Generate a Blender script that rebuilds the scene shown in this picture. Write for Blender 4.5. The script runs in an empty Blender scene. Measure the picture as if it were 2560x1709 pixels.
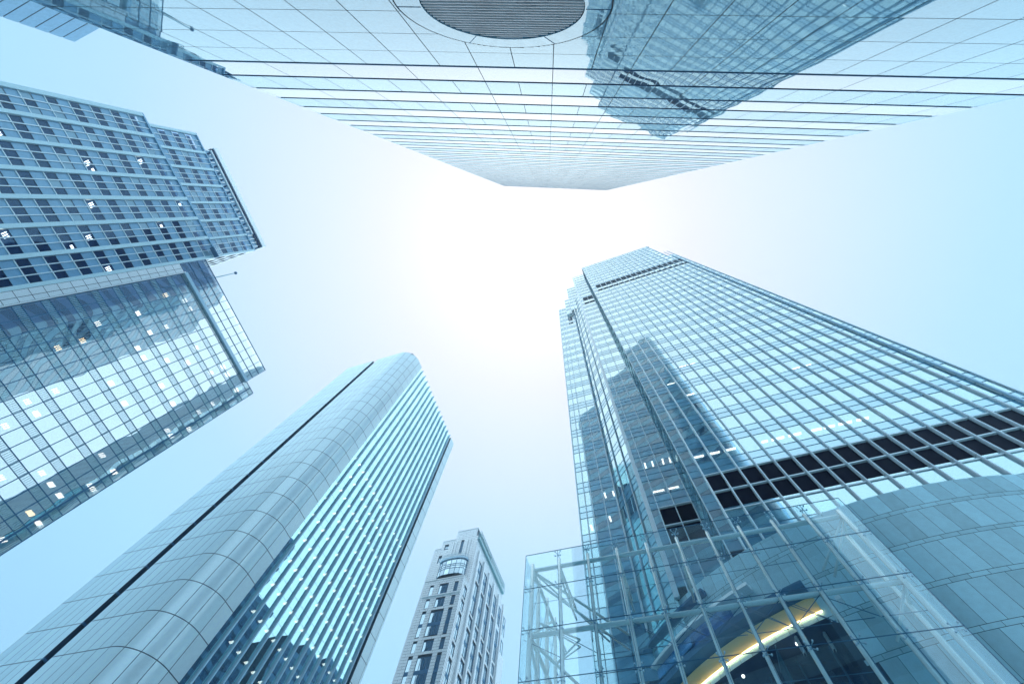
import bpy, bmesh, math, random
from mathutils import Vector, Matrix
random.seed(7)
S = bpy.context.scene
COL = S.collection
EYE = 1.6                                   # eye height above the plaza

# ------------------------------------------------------------------ camera
W, H = 2560, 1709
FPX = 1009.26
ROT = Matrix(((0.9964153, 0.0274025, -0.0800353),
              (0.0, 0.9460845, 0.3239200),
              (0.0845964, -0.3227588, 0.9426931)))      # columns: right, down, forward
cam_data = bpy.data.cameras.new('camera')
cam_data.sensor_width = 36.0
cam_data.lens = 36.0 * FPX / W
cam_data.clip_start = 0.1
cam_data.clip_end = 6000
cam = bpy.data.objects.new('camera', cam_data)
COL.objects.link(cam)
M = Matrix.Identity(4)
for i in range(3):
    M[i][0] = ROT[i][0]
    M[i][1] = -ROT[i][1]
    M[i][2] = -ROT[i][2]
    M[i][3] = (0, 0, EYE)[i]
cam.matrix_world = M
S.camera = cam
S.render.resolution_x, S.render.resolution_y = 1024, 683

# ------------------------------------------------------------------ sky, sun, exposure
AXIS = Vector((-0.027, 0.092, 0.995)).normalized()       # the bright patch of the overcast
world = bpy.data.worlds.new('World')
S.world = world
world.use_nodes = True
nt = world.node_tree
for n_ in list(nt.nodes):
    nt.nodes.remove(n_)
out = nt.nodes.new('ShaderNodeOutputWorld')
geo = nt.nodes.new('ShaderNodeTexCoord')
dot = nt.nodes.new('ShaderNodeVectorMath'); dot.operation = 'DOT_PRODUCT'
dot.inputs[1].default_value = AXIS
nt.links.new(geo.outputs['Generated'], dot.inputs[0])
acs = nt.nodes.new('ShaderNodeMath'); acs.operation = 'ARCCOSINE'
nt.links.new(dot.outputs['Value'], acs.inputs[0])
div = nt.nodes.new('ShaderNodeMath'); div.operation = 'DIVIDE'; div.inputs[1].default_value = math.radians(120)
nt.links.new(acs.outputs[0], div.inputs[0])
ramp = nt.nodes.new('ShaderNodeValToRGB')
nt.links.new(div.outputs[0], ramp.inputs[0])
SKY = [(0, (0.80, 0.765, 0.78)), (8, (0.77, 0.74, 0.765)), (14, (0.70, 0.685, 0.73)), (20, (0.63, 0.63, 0.705)), (26, (0.565, 0.61, 0.70)), (33, (0.495, 0.58, 0.70)), (46, (0.345, 0.54, 0.715)),
       (56, (0.295, 0.535, 0.725)), (66, (0.25, 0.49, 0.70)), (78, (0.13, 0.35, 0.61)), (90, (0.09, 0.28, 0.54)), (105, (0.05, 0.17, 0.36))]
er = ramp.color_ramp
while len(er.elements) < len(SKY):
    er.elements.new(0.5)
for e_, (a_, c_) in zip(er.elements, SKY):
    e_.position = a_ / 120.0
    e_.color = (*c_, 1)
bg = nt.nodes.new('ShaderNodeBackground')
nt.links.new(ramp.outputs[0], bg.inputs[0])
bg.inputs[1].default_value = 1.0
sky = nt.nodes.new('ShaderNodeTexSky')
sky.sky_type = 'NISHITA'
sky.sun_disc = False
SUN_EL = math.asin(AXIS.z)
SUN_AZ = math.atan2(AXIS.y, AXIS.x)
sky.sun_elevation = SUN_EL
sky.sun_rotation = math.pi / 2 - SUN_AZ
bg2 = nt.nodes.new('ShaderNodeBackground')
nt.links.new(sky.outputs[0], bg2.inputs[0])
bg2.inputs[1].default_value = 0.006
add = nt.nodes.new('ShaderNodeAddShader')
nt.links.new(bg.outputs[0], add.inputs[0])
nt.links.new(bg2.outputs[0], add.inputs[1])
nt.links.new(add.outputs[0], out.inputs['Surface'])

sun_d = bpy.data.lights.new('sun', 'SUN')
sun_d.energy = 1.5
sun_d.angle = math.radians(150)
sun_d.color = (0.88, 0.985, 1.0)
sun = bpy.data.objects.new('sun', sun_d)
COL.objects.link(sun)
sun.rotation_euler = (-AXIS).to_track_quat('-Z', 'Y').to_euler()
sun.location = (0, 0, 400)

S.view_settings.view_transform = 'Standard'
S.view_settings.look = 'None'
S.view_settings.exposure = 0.62
S.view_settings.gamma = 1.0
S.cycles.max_bounces = 7
S.cycles.glossy_bounces = 5
S.cycles.transmission_bounces = 4
S.cycles.transparent_max_bounces = 16
S.cycles.caustics_reflective = False
S.cycles.sample_clamp_indirect = 4.0

# ------------------------------------------------------------------ materials
def new_mat(name):
    m = bpy.data.materials.new(name)
    m.use_nodes = True
    t = m.node_tree
    for n in list(t.nodes):
        t.nodes.remove(n)
    return m, t, t.nodes.new('ShaderNodeOutputMaterial')

def N(t, kind, **kw):
    n = t.nodes.new(kind)
    for k, v in kw.items():
        if k.startswith('i_'):
            n.inputs[k[2:].replace('_', ' ')].default_value = v
        else:
            setattr(n, k, v)
    return n

def math_node(t, op, a, b=None):
    n = t.nodes.new('ShaderNodeMath'); n.operation = op
    for i, v in enumerate((a, b)):
        if v is None: continue
        if hasattr(v, 'links'): t.links.new(v, n.inputs[i])
        else: n.inputs[i].default_value = v
    return n.outputs[0]

def vmath(t, op, a, b=None):
    n = t.nodes.new('ShaderNodeVectorMath'); n.operation = op
    for i, v in enumerate((a, b)):
        if v is None: continue
        if hasattr(v, 'links'): t.links.new(v, n.inputs[i])
        else: n.inputs[i].default_value = v
    return n.outputs[0]

def warped_normal(t, warp, scale, tilt, stretch=(1, 1, 1)):
    """pane-by-pane waviness: every pane (mesh island) bows and leans a little in its own way"""
    g = t.nodes.new('ShaderNodeNewGeometry')
    pos = vmath(t, 'MULTIPLY', g.outputs['Position'], stretch)
    nz = N(t, 'ShaderNodeTexNoise', noise_dimensions='4D')
    nz.inputs['Scale'].default_value = scale
    nz.inputs['Detail'].default_value = 1.0
    t.links.new(pos, nz.inputs['Vector'])
    t.links.new(math_node(t, 'MULTIPLY', g.outputs['Random Per Island'], 37.0), nz.inputs['W'])
    d = vmath(t, 'SUBTRACT', nz.outputs['Color'], (0.5, 0.5, 0.5))
    d = vmath(t, 'MULTIPLY', d, (warp, warp, warp))
    wn = N(t, 'ShaderNodeTexWhiteNoise', noise_dimensions='1D')
    t.links.new(math_node(t, 'MULTIPLY', g.outputs['Random Per Island'], 91.0), wn.inputs['W'])
    e = vmath(t, 'SUBTRACT', wn.outputs['Color'], (0.5, 0.5, 0.5))
    e = vmath(t, 'MULTIPLY', e, (tilt, tilt, tilt))
    nn = vmath(t, 'ADD', vmath(t, 'ADD', g.outputs['Normal'], d), e)
    return vmath(t, 'NORMALIZE', nn), g

def reflective(name, base, tint=(1, 1, 1), ior=1.6, fmin=0.0, fmax=1.0, rough=0.02, warp=0.0, scale=0.4, tilt=0.0,
               clear=0.0, vary=0.0, grain=0.0, grain_scale=6.0, stretch=(1, 1, 1), power=5.0, fv=0.0):
    """a glazed, polished or painted skin: diffuse (or see-through) body under a Fresnel mirror layer"""
    m, t, o = new_mat(name)
    nn, g = warped_normal(t, warp, scale, tilt, stretch)
    col = N(t, 'ShaderNodeRGB'); col.outputs[0].default_value = (*base, 1)
    body_col = col.outputs[0]
    if vary or grain:
        nz = N(t, 'ShaderNodeTexNoise')
        nz.inputs['Scale'].default_value = grain_scale
        nz.inputs['Detail'].default_value = 5.0
        t.links.new(g.outputs['Position'], nz.inputs['Vector'])
        v = math_node(t, 'MULTIPLY', math_node(t, 'SUBTRACT', nz.outputs['Fac'], 0.5), 2 * grain)
        v2 = math_node(t, 'MULTIPLY', math_node(t, 'SUBTRACT', g.outputs['Random Per Island'], 0.5), 2 * vary)
        f = math_node(t, 'ADD', math_node(t, 'ADD', v, v2), 1.0)
        mx = N(t, 'ShaderNodeVectorMath', operation='SCALE')
        t.links.new(col.outputs[0], mx.inputs[0]); t.links.new(f, mx.inputs['Scale'])
        body_col = mx.outputs[0]
    dif = N(t, 'ShaderNodeBsdfDiffuse')
    t.links.new(body_col, dif.inputs['Color'])
    body = dif.outputs[0]
    if clear > 0:
        tr = N(t, 'ShaderNodeBsdfTransparent')
        tr.inputs['Color'].default_value = (*[0.35 + 0.65 * c for c in tint], 1)
        mxs = N(t, 'ShaderNodeMixShader')
        mxs.inputs[0].default_value = clear
        t.links.new(body, mxs.inputs[1]); t.links.new(tr.outputs[0], mxs.inputs[2])
        body = mxs.outputs[0]
    gl = N(t, 'ShaderNodeBsdfGlossy')
    gl.inputs['Color'].default_value = (*tint, 1)
    gl.inputs['Roughness'].default_value = rough
    t.links.new(nn, gl.inputs['Normal'])
    # Schlick curve on the facing angle (works from either side of a pane)
    lw = N(t, 'ShaderNodeLayerWeight'); lw.inputs['Blend'].default_value = 0.5
    f0 = ((ior - 1) / (ior + 1)) ** 2
    fac = math_node(t, 'POWER', lw.outputs['Facing'], power)
    fac = math_node(t, 'ADD', math_node(t, 'MULTIPLY', fac, 1 - f0), f0)
    fac = math_node(t, 'MINIMUM', math_node(t, 'MAXIMUM', fac, fmin), fmax)
    if fv:
        w_ = math_node(t, 'MULTIPLY', math_node(t, 'SUBTRACT', g.outputs['Random Per Island'], 0.5), 2 * fv)
        fac = math_node(t, 'MULTIPLY', fac, math_node(t, 'ADD', w_, 1.0))
    mix = N(t, 'ShaderNodeMixShader')
    t.links.new(fac, mix.inputs[0]); t.links.new(body, mix.inputs[1]); t.links.new(gl.outputs[0], mix.inputs[2])
    t.links.new(mix.outputs[0], o.inputs['Surface'])
    return m

def lamp_mat(name, colour, strength):
    m, t, o = new_mat(name)
    e = N(t, 'ShaderNodeEmission')
    e.inputs['Color'].default_value = (*colour, 1)
    e.inputs['Strength'].default_value = strength
    t.links.new(e.outputs[0], o.inputs['Surface'])
    return m

MAT = {}
def mk(key, *a, **k):
    MAT[key] = reflective(key, *a, **k)

mk('granite_polished', (0.24, 0.43, 0.57), (0.75, 0.94, 1.0), ior=1.65, power=2.7, fmax=0.565, rough=0.014, warp=0.007, scale=0.5, tilt=0.004, vary=0.06, grain=0.20, grain_scale=9, fv=0.035)
mk('silver_glass', (0.02, 0.10, 0.22), (0.88, 0.97, 1.0), ior=1.7, power=2.3, fmax=0.66, rough=0.006, warp=0.014, scale=0.45, tilt=0.003, fv=0.03)
mk('dark_metal', (0.012, 0.06, 0.16), (0.5, 0.75, 1.0), ior=1.4, rough=0.3)
mk('joint_dark', (0.015, 0.05, 0.09), rough=0.6, ior=1.3)
mk('bronze_slat', (0.74, 0.74, 0.78), (1.0, 0.97, 0.97), ior=1.8, rough=0.3, fmin=0.1, grain=0.35, grain_scale=1.5)
mk('alu_panel', (0.80, 0.97, 1.0), (0.80, 0.96, 1.0), ior=1.9, fmin=0.20, rough=0.28, warp=0.014, tilt=0.014, vary=0.045, grain=0.10, grain_scale=2.5, stretch=(1, 1, .2))
mk('alu_fin', (0.46, 0.72, 0.88), (0.8, 0.93, 1.0), ior=1.8, fmin=0.14, rough=0.25)
mk('teal_glass', (0.16, 0.58, 0.62), (0.66, 0.99, 1.0), ior=2.4, fmin=0.74, rough=0.01, warp=0.02, scale=0.35, tilt=0.006, clear=0.7, fv=0.10)
mk('pale_glass', (0.16, 0.52, 0.68), (0.73, 0.96, 1.0), ior=2.4, fmin=0.64, rough=0.006, warp=0.012, scale=0.30, tilt=0.007, clear=0.85, fv=0.07)
mk('pale_spandrel', (0.12, 0.36, 0.52), (0.71, 0.94, 1.0), ior=2.2, fmin=0.52, rough=0.05, vary=0.05, fv=0.05)
mk('mullion', (0.80, 0.95, 1.0), (0.9, 0.97, 1.0), ior=1.6, fmin=0.15, rough=0.3)
mk('mullion_dark', (0.05, 0.16, 0.30), (0.5, 0.8, 1.0), ior=1.5, rough=0.3)
mk('mullion_blue', (0.16, 0.34, 0.46), (0.6, 0.85, 1.0), ior=1.5, rough=0.3)
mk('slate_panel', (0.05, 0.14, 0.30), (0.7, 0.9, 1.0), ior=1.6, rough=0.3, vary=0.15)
mk('groove_blue', (0.09, 0.27, 0.48), ior=1.4, rough=0.5)
mk('blind_window', (0.26, 0.42, 0.52), (0.6, 0.85, 1.0), ior=1.6, fmin=0.12, rough=0.05, vary=0.35, tilt=0.03)
mk('pier_metal', (0.60, 0.86, 0.92), (0.85, 0.97, 1.0), ior=1.5, fmin=0.15, rough=0.4, grain=0.06)
mk('louver_black', (0.003, 0.007, 0.026), ior=1.1, rough=0.6, fmax=0.04)
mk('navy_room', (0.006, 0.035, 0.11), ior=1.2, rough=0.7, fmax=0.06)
mk('wave_glass', (0.14, 0.45, 0.58), (0.92, 0.985, 1.0), ior=2.4, fmin=0.72, rough=0.006, warp=0.024, scale=0.28, tilt=0.006, clear=0.88, fv=0.06)
mk('office_glass', (0.008, 0.08, 0.26), (0.42, 0.70, 1.0), ior=1.6, fmin=0.09, rough=0.02, warp=0.03, tilt=0.03, clear=0.85)
mk('spandrel_textured', (0.24, 0.47, 0.66), (0.7, 0.9, 1.0), ior=1.6, fmin=0.10, rough=0.25, vary=0.08, grain=0.22, grain_scale=1.6, stretch=(1, 1, 3))
mk('pale_metal', (0.86, 0.95, 0.97), (0.92, 0.99, 1.0), ior=1.6, fmin=0.30, rough=0.35, vary=0.03, grain=0.06)
mk('limestone', (0.95, 0.98, 0.98), (0.93, 0.98, 1.0), ior=1.5, fmin=0.22, rough=0.45, vary=0.04, grain=0.08, grain_scale=1.4)
mk('stone_window', (0.03, 0.16, 0.30), (0.80, 0.95, 1.0), ior=2.2, fmin=0.55, rough=0.01, warp=0.02, tilt=0.025, fv=0.3)
mk('drum_stone', (0.46, 0.74, 0.82), (0.8, 0.95, 1.0), ior=1.5, fmin=0.06, rough=0.35, vary=0.17, grain=0.14, grain_scale=3)
mk('clear_glass', (0.5, 0.85, 0.85), (0.86, 0.97, 1.0), ior=1.5, fmin=0.10, fmax=0.9, rough=0.004, warp=0.005, tilt=0.003, clear=0.99)
mk('steel_tube', (0.80, 0.97, 0.98), (0.9, 1.0, 1.0), ior=1.6, fmin=0.12, rough=0.25)
mk('steel_green', (0.30, 0.58, 0.62), ior=1.5, rough=0.4)
mk('gold', (0.85, 0.62, 0.26), (1.0, 0.85, 0.55), ior=2.0, fmin=0.15, rough=0.35)
mk('paving', (0.52, 0.74, 0.78), ior=1.4, rough=0.5, grain=0.15, grain_scale=0.6)
mk('concrete_roof', (0.45, 0.52, 0.56), ior=1.3, rough=0.7, grain=0.1)
MAT['lamp_white'] = lamp_mat('lamp_white', (1.0, 0.96, 0.88), 3.0)
MAT['lamp_warm'] = lamp_mat('lamp_warm', (1.0, 0.72, 0.36), 3.5)
MAT['lamp_gold'] = lamp_mat('lamp_gold', (1.0, 0.72, 0.36), 6.0)

# ------------------------------------------------------------------ helpers
EYEV = Vector((0, 0, EYE))
class Frame:
    """plan axes: m runs along the street wall, n points away from the viewer; heights are measured from eye level"""
    def __init__(s, yaw):
        s.m = Vector((math.cos(yaw), -math.sin(yaw), 0)); s.n = Vector((math.sin(yaw), math.cos(yaw), 0))
    def P(s, a, b, z):
        return s.m * a + s.n * b + Vector((0, 0, z + EYE))
class Face:
    """a vertical facade plane: u along it, o outward, z up"""
    def __init__(s, p0, t, o):
        s.p0, s.t, s.o = p0, t, o
    def P(s, u, o, z):
        return s.p0 + s.t * u + s.o * o + Vector((0, 0, z + EYE))
def face_n(fr, d, sgn=-1): return Face(fr.n * d, fr.m, fr.n * sgn)
def face_m(fr, d, sgn=1): return Face(fr.m * d, fr.n, fr.m * sgn)

def project(p):
    c = ROT.transposed() @ (p - EYEV)
    if c.z <= 0.01: return None
    return (c.x / c.z * FPX + W / 2, c.y / c.z * FPX + H / 2)

class MB:
    def __init__(s): s.v, s.f = [], []
    def quad(s, a, b, c, d):
        k = len(s.v); s.v += [a, b, c, d]; s.f.append((k, k + 1, k + 2, k + 3))
    def fquad(s, fc, u0, u1, z0, z1, o=0.0):
        """pane in a facade plane, its normal along the outward axis"""
        pts = [fc.P(u0, o, z0), fc.P(u1, o, z0), fc.P(u1, o, z1), fc.P(u0, o, z1)]
        nrm = (pts[1] - pts[0]).cross(pts[3] - pts[0])
        if nrm.dot(fc.o) < 0: pts.reverse()
        s.quad(*pts)
    def hexa(s, p):                            # p: 8 corners, bottom ring then top ring
        k = len(s.v); s.v += p
        vol = (p[1] - p[0]).cross(p[3] - p[0]).dot(p[4] - p[0])
        fs = [(0, 3, 2, 1), (4, 5, 6, 7), (0, 1, 5, 4), (1, 2, 6, 5), (2, 3, 7, 6), (3, 0, 4, 7)]
        for f in fs:
            s.f.append(tuple(k + i for i in (f if vol > 0 else f[::-1])))
    def fbox(s, fc, u0, u1, o0, o1, z0, z1):
        s.hexa([fc.P(u0, o0, z0), fc.P(u1, o0, z0), fc.P(u1, o1, z0), fc.P(u0, o1, z0),
                fc.P(u0, o0, z1), fc.P(u1, o0, z1), fc.P(u1, o1, z1), fc.P(u0, o1, z1)])
    def box(s, fr, a0, a1, b0, b1, z0, z1):
        s.hexa([fr.P(a0, b0, z0), fr.P(a1, b0, z0), fr.P(a1, b1, z0), fr.P(a0, b1, z0),
                fr.P(a0, b0, z1), fr.P(a1, b0, z1), fr.P(a1, b1, z1), fr.P(a0, b1, z1)])
    def prism(s, ring, z0, z1, cap=True):      # ring: list of xy Vectors
        k = len(s.v); n = len(ring)
        area = sum(ring[i].x * ring[(i + 1) % n].y - ring[(i + 1) % n].x * ring[i].y for i in range(n))
        if area < 0: ring = ring[::-1]
        s.v += [Vector((p.x, p.y, z0 + EYE)) for p in ring] + [Vector((p.x, p.y, z1 + EYE)) for p in ring]
        for i in range(n):
            j = (i + 1) % n
            s.f.append((k + i, k + j, k + n + j, k + n + i))
        if cap:
            s.f.append(tuple(k + n + i for i in range(n)))
            s.f.append(tuple(k + i for i in range(n - 1, -1, -1)))
    def tube(s, p, q, r, n=10, r2=None):
        r2 = r if r2 is None else r2
        d = (q - p).normalized()
        a = d.orthogonal().normalized(); b = d.cross(a)
        k = len(s.v)
        for i in range(n):
            w = 2 * math.pi * i / n
            s.v.append(p + (a * math.cos(w) + b * math.sin(w)) * r)
        for i in range(n):
            w = 2 * math.pi * i / n
            s.v.append(q + (a * math.cos(w) + b * math.sin(w)) * r2)
        for i in range(n):
            j = (i + 1) % n
            s.f.append((k + i, k + j, k + n + j, k + n + i))
        s.f.append(tuple(k + n + i for i in range(n)))
        s.f.append(tuple(k + i for i in range(n - 1, -1, -1)))
    def ball(s, c, r, n=10):
        rows = n // 2
        prev = None
        for i in range(rows + 1):
            th = math.pi * i / rows
            k = len(s.v)
            s.v += [c + Vector((math.sin(th) * math.cos(2 * math.pi * j / n), math.sin(th) * math.sin(2 * math.pi * j / n), math.cos(th))) * r for j in range(n)]
            if prev is not None:
                for j in range(n):
                    jj = (j + 1) % n
                    s.f.append((prev + j, k + j, k + jj, prev + jj))
            prev = k
    def build(s, name, mat, parent=None, smooth=False, stuff=False, label=None):
        me = bpy.data.meshes.new(name)
        base = Vector((0, 0, 0))
        if parent is not None:
            base = Vector(parent['base'])
        me.from_pydata([tuple(p - base) for p in s.v], [], s.f)
        me.materials.append(MAT[mat])
        if smooth:
            me.polygons.foreach_set('use_smooth', [True] * len(me.polygons))
        me.update()
        o = bpy.data.objects.new(name, me)
        COL.objects.link(o)
        if parent is not None:
            o.parent = parent
        o['base'] = tuple(base) if parent is not None else (0, 0, 0)
        if stuff: o['kind'] = 'stuff'
        if label: o['label'] = label
        return o

def thing(name, label, cat, loc, group=None):
    o = bpy.data.objects.new(name, None)
    COL.objects.link(o)
    o.location = loc
    o['base'] = tuple(loc)
    o['label'] = label
    o['category'] = cat
    if group: o['group'] = group
    return o

def seen_area(mb):
    """picture area of the first face, 0 when it lies outside the frame"""
    pts = [project(mb.v[i]) for i in mb.f[0]]
    if any(p is None for p in pts): return 0.0
    cx = sum(p[0] for p in pts) / len(pts); cy = sum(p[1] for p in pts) / len(pts)
    if not (-60 < cx < W + 60 and -60 < cy < H + 60): return 0.0
    n = len(pts)
    return abs(sum(pts[i][0] * pts[(i + 1) % n][1] - pts[(i + 1) % n][0] * pts[i][1] for i in range(n))) / 2

def parts(items, name, mat, parent, limit=100, smooth=False):
    """many alike parts: the ones that show largest each get their own object, the rest become one"""
    if not items: return []
    items = sorted(items, key=seen_area, reverse=True)
    res = [mb.build(name, mat, parent, smooth) for mb in items[:limit]]
    if len(items) > limit:
        r = MB()
        for mb in items[limit:]:
            k = len(r.v); r.v += mb.v; r.f += [tuple(i + k for i in f) for f in mb.f]
        r.build(name, mat, parent, smooth, stuff=True)
    return res

def one(fn):
    mb = MB(); fn(mb); return mb
def pane(fc, u0, u1, z0, z1, o=0.0): return one(lambda b: b.fquad(fc, u0, u1, z0, z1, o))
def bar(fc, u0, u1, o0, o1, z0, z1): return one(lambda b: b.fbox(fc, u0, u1, o0, o1, z0, z1))

def sheet(path, z0, z1):
    """a smooth upright sheet following xy points (outward = to the right of travel)"""
    b = MB(); k = 0
    for p in path:
        b.v += [Vector((p.x, p.y, z0 + EYE)), Vector((p.x, p.y, z1 + EYE))]
    for i in range(len(path) - 1):
        b.f.append((2 * i, 2 * i + 2, 2 * i + 3, 2 * i + 1))
    return b

# ------------------------------------------------------------------ ground
g_ = MB()
g_.quad(Vector((-900, -900, 0)), Vector((900, -900, 0)), Vector((900, 900, 0)), Vector((-900, 900, 0)))
ground = g_.build('ground', 'paving'); ground['kind'] = 'structure'

GRID = Frame(0.3165)

# ================================================================== banded granite tower overhead
def granite_tower():
    fr = Frame(-0.0425)
    d = -4.9
    fc = face_n(fr, d, 1)
    uL, uR, top = -16.6, 20.2, 144.0
    R = 1.5
    root = thing('granite_tower', 'pale banded granite tower with a round louvred vent, rising directly overhead at the top', 'skyscraper', fr.P(2, -20, -EYE))
    # core: rounded slab
    def ring(inset):
        r = []
        a0, a1 = uL + R, uR - R
        for i in range(9):
            w = math.pi / 2 * i / 8
            r.append(fr.m * (a1 + (R - inset) * math.sin(w)) + fr.n * (d - R + (R - inset) * math.cos(w)))
        for i in range(9):
            w = math.pi / 2 * i / 8
            r.append(fr.m * (a1 + (R - inset) * math.cos(w)) + fr.n * (d - 26 + R - (R - inset) * math.sin(w)))
        for i in range(9):
            w = math.pi / 2 * i / 8
            r.append(fr.m * (a0 - (R - inset) * math.sin(w)) + fr.n * (d - 26 + R - (R - inset) * math.cos(w)))
        for i in range(9):
            w = math.pi / 2 * i / 8
            r.append(fr.m * (a0 - (R - inset) * math.cos(w)) + fr.n * (d - R + (R - inset) * math.sin(w)))
        return r
    b = MB(); b.prism(ring(0.12), -EYE, top - 0.3); b.build('core_wall', 'joint_dark', root)
    outer = ring(0.0)
    # vertical joints 1.465 m apart on the front
    js = [uL + R]
    u = -0.17 - 1.465 * 10
    while u < uR - R - 0.3:
        if u > js[0] + 0.3: js.append(u)
        u += 1.465
    js.append(uR - R)
    rest = [outer[i] for i in range(8, len(outer))] + []
    g = 0.014
    VC, VZ, VR, RR = -1.58, 13.1, 2.2, 2.9           # round vent
    def band(z0, z1, step, mat, name):
        mb = MB()
        mb2 = MB()
        k = 0
        while k < len(js) - 1:
            k2 = min(k + step, len(js) - 1)
            u0, u1 = js[k] + g, js[k2] - g
            n = 1
            if z0 < VZ + RR and z1 > VZ - RR and u1 > VC - RR and u0 < VC + RR:
                cut_panel(mb, mb2, u0, u1, z0 + g, z1 - g)
            else:
                (mb2 if u0 > VC and abs((z0 + z1) / 2 - VZ) < RR else mb).fquad(fc, u0, u1, z0 + g, z1 - g)
            k = k2
        # bullnose corners, flanks and back
        path = outer[0:9]
        for s_ in (outer[0:9], outer[27:36]):
            own = mb
            if mb2.f and s_[0] is outer[0]: mb = mb2
            kk = len(mb.v)
            for p in s_:
                mb.v += [Vector((p.x, p.y, z0 + g + EYE)), Vector((p.x, p.y, z1 - g + EYE))]
            for i in range(8):
                mb.f.append((kk + 2 * i, kk + 2 * i + 1, kk + 2 * i + 3, kk + 2 * i + 2))
            mb = own
        o = mb.build(name, mat, root)
        if mb2.f: mb2.build(name, mat, root)
        fl = MB()
        pts = []
        for i in range(8, 28):
            pts.append(outer[i])
            if i in (8, 17, 26):
                pts += [outer[i].lerp(outer[i + 1], q / 12) for q in range(1, 12)]
        for p in pts:
            fl.v += [Vector((p.x, p.y, z0 + g + EYE)), Vector((p.x, p.y, z1 - g + EYE))]
        for i in range(len(pts) - 1):
            fl.f.append((2 * i, 2 * i + 1, 2 * i + 3, 2 * i + 2))
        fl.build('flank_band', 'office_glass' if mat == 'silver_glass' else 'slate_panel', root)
    def cut_panel(mb, mb2, u0, u1, z0, z1):
        # fine strips of the panel outside the ring of the vent
        n = 24
        n0 = abs((z0 + z1) / 2 - VZ) < RR
        for i in range(n):
            a, c = z0 + (z1 - z0) * i / n, z0 + (z1 - z0) * (i + 1) / n
            zm = (a + c) / 2 - VZ
            h = math.sqrt(max(0, (RR + 0.02) ** 2 - zm * zm))
            if h == 0: (mb2 if u0 > VC and n0 else mb).fquad(fc, u0, u1, a, c); continue
            if u0 < VC - h: mb.fquad(fc, u0, min(u1, VC - h), a, c)
            if u1 > VC + h: (mb2 if n0 else mb).fquad(fc, max(u0, VC + h), u1, a, c)
    zlow = [0.4 + 1.6 * i for i in range(12)]
    zlow = [18.16 - 1.6 * i for i in range(13)][::-1]
    for a, c in zip(zlow[:-1], zlow[1:]):
        band(a, c, 1, 'granite_polished', 'granite_band')
    z = 18.16
    ledges = [z]
    i = 0
    while z < top - 1.5:
        h = 1.99 if i % 2 == 0 else 2.19
        z1 = min(z + h, top)
        if i % 2 == 0: band(z + 0.03, z1 - 0.03, 2, 'silver_glass', 'glass_band')
        else: band(z + 0.03, z1 - 0.03, 1, 'granite_polished', 'granite_band')
        z = z1
        ledges.append(z)
        i += 1
    for z in ledges:
        mb = MB()
        r_ = ring(-0.05)
        path = r_[27:36] + r_[0:9]
        kk = len(mb.v)
        mb.fbox(fc, uL + R, uR - R, 0.006, 0.024, z - 0.03, z + 0.02)
        mb.build('ledge', 'dark_metal', root)
    b = MB(); b.prism(ring(0.4), top - 0.3, top + 0.2); b.build('roof', 'concrete_roof', root)
    # round louvred vent
    v = MB()
    n = 72
    def arc(r, o, i):
        w = 2 * math.pi * i / n
        return fc.P(VC + r * math.cos(w), o, VZ + r * math.sin(w))
    joint_w = [math.radians(a) for a in (60, 118, 180, 242, 300, 0)]
    for i in range(n):
        v.quad(arc(VR, 0.0, i), arc(RR - 0.02, 0.0, i), arc(RR - 0.02, 0.0, i + 1), arc(VR, 0.0, i + 1))
    for i in range(n):
        v.quad(arc(VR, 0.0, i), arc(VR, 0.0, i + 1), arc(VR, -0.10, i + 1), arc(VR, -0.10, i))
    rim = v.build('vent_rim', 'granite_polished', root)
    for a in joint_w:
        j = MB()
        dx, dz = math.cos(a), math.sin(a)
        p = fc.P(VC + dx * (VR + .03), 0.004, VZ + dz * (VR + .03)); q = fc.P(VC + dx * (RR - .02), 0.004, VZ + dz * (RR - .02))
        j.tube(p, q, 0.008, 6)
        j.build('rim_joint', 'dark_metal', rim)
    lv = MB()
    k = 0
    zz = VZ - VR + 0.05
    while zz < VZ + VR - 0.03:
        h = math.sqrt(max(0.0, (VR - 0.02) ** 2 - (zz - VZ) ** 2))
        if h > 0.05:
            p = [fc.P(VC - h, -0.06, zz - 0.022), fc.P(VC + h, -0.06, zz - 0.022), fc.P(VC + h, -0.022, zz - 0.014), fc.P(VC - h, -0.022, zz - 0.014),
                 fc.P(VC - h, -0.06, zz + 0.014), fc.P(VC + h, -0.06, zz + 0.014), fc.P(VC + h, -0.022, zz + 0.018), fc.P(VC - h, -0.022, zz + 0.018)]
            lv.hexa(p)
        zz += 0.165
    lv.build('vent_louver', 'bronze_slat', root)
    bk = MB()
    for i in range(n):
        k = len(bk.v)
        bk.v += [fc.P(VC, -0.115, VZ), arc(VR, -0.115, i), arc(VR, -0.115, i + 1)]
        bk.f.append((k, k + 1, k + 2))
    bk.build('vent_backing', 'louver_black', root)
    sp = MB()
    for uu in (VC - 1.05, VC, VC + 1.05):
        h = math.sqrt(VR ** 2 - (uu - VC) ** 2) - 0.05
        sp.fbox(fc, uu - 0.06, uu + 0.06, -0.10, -0.062, VZ - h, VZ + h)
    sp.build('vent_bracket', 'louver_black', root)
granite_tower()

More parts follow.
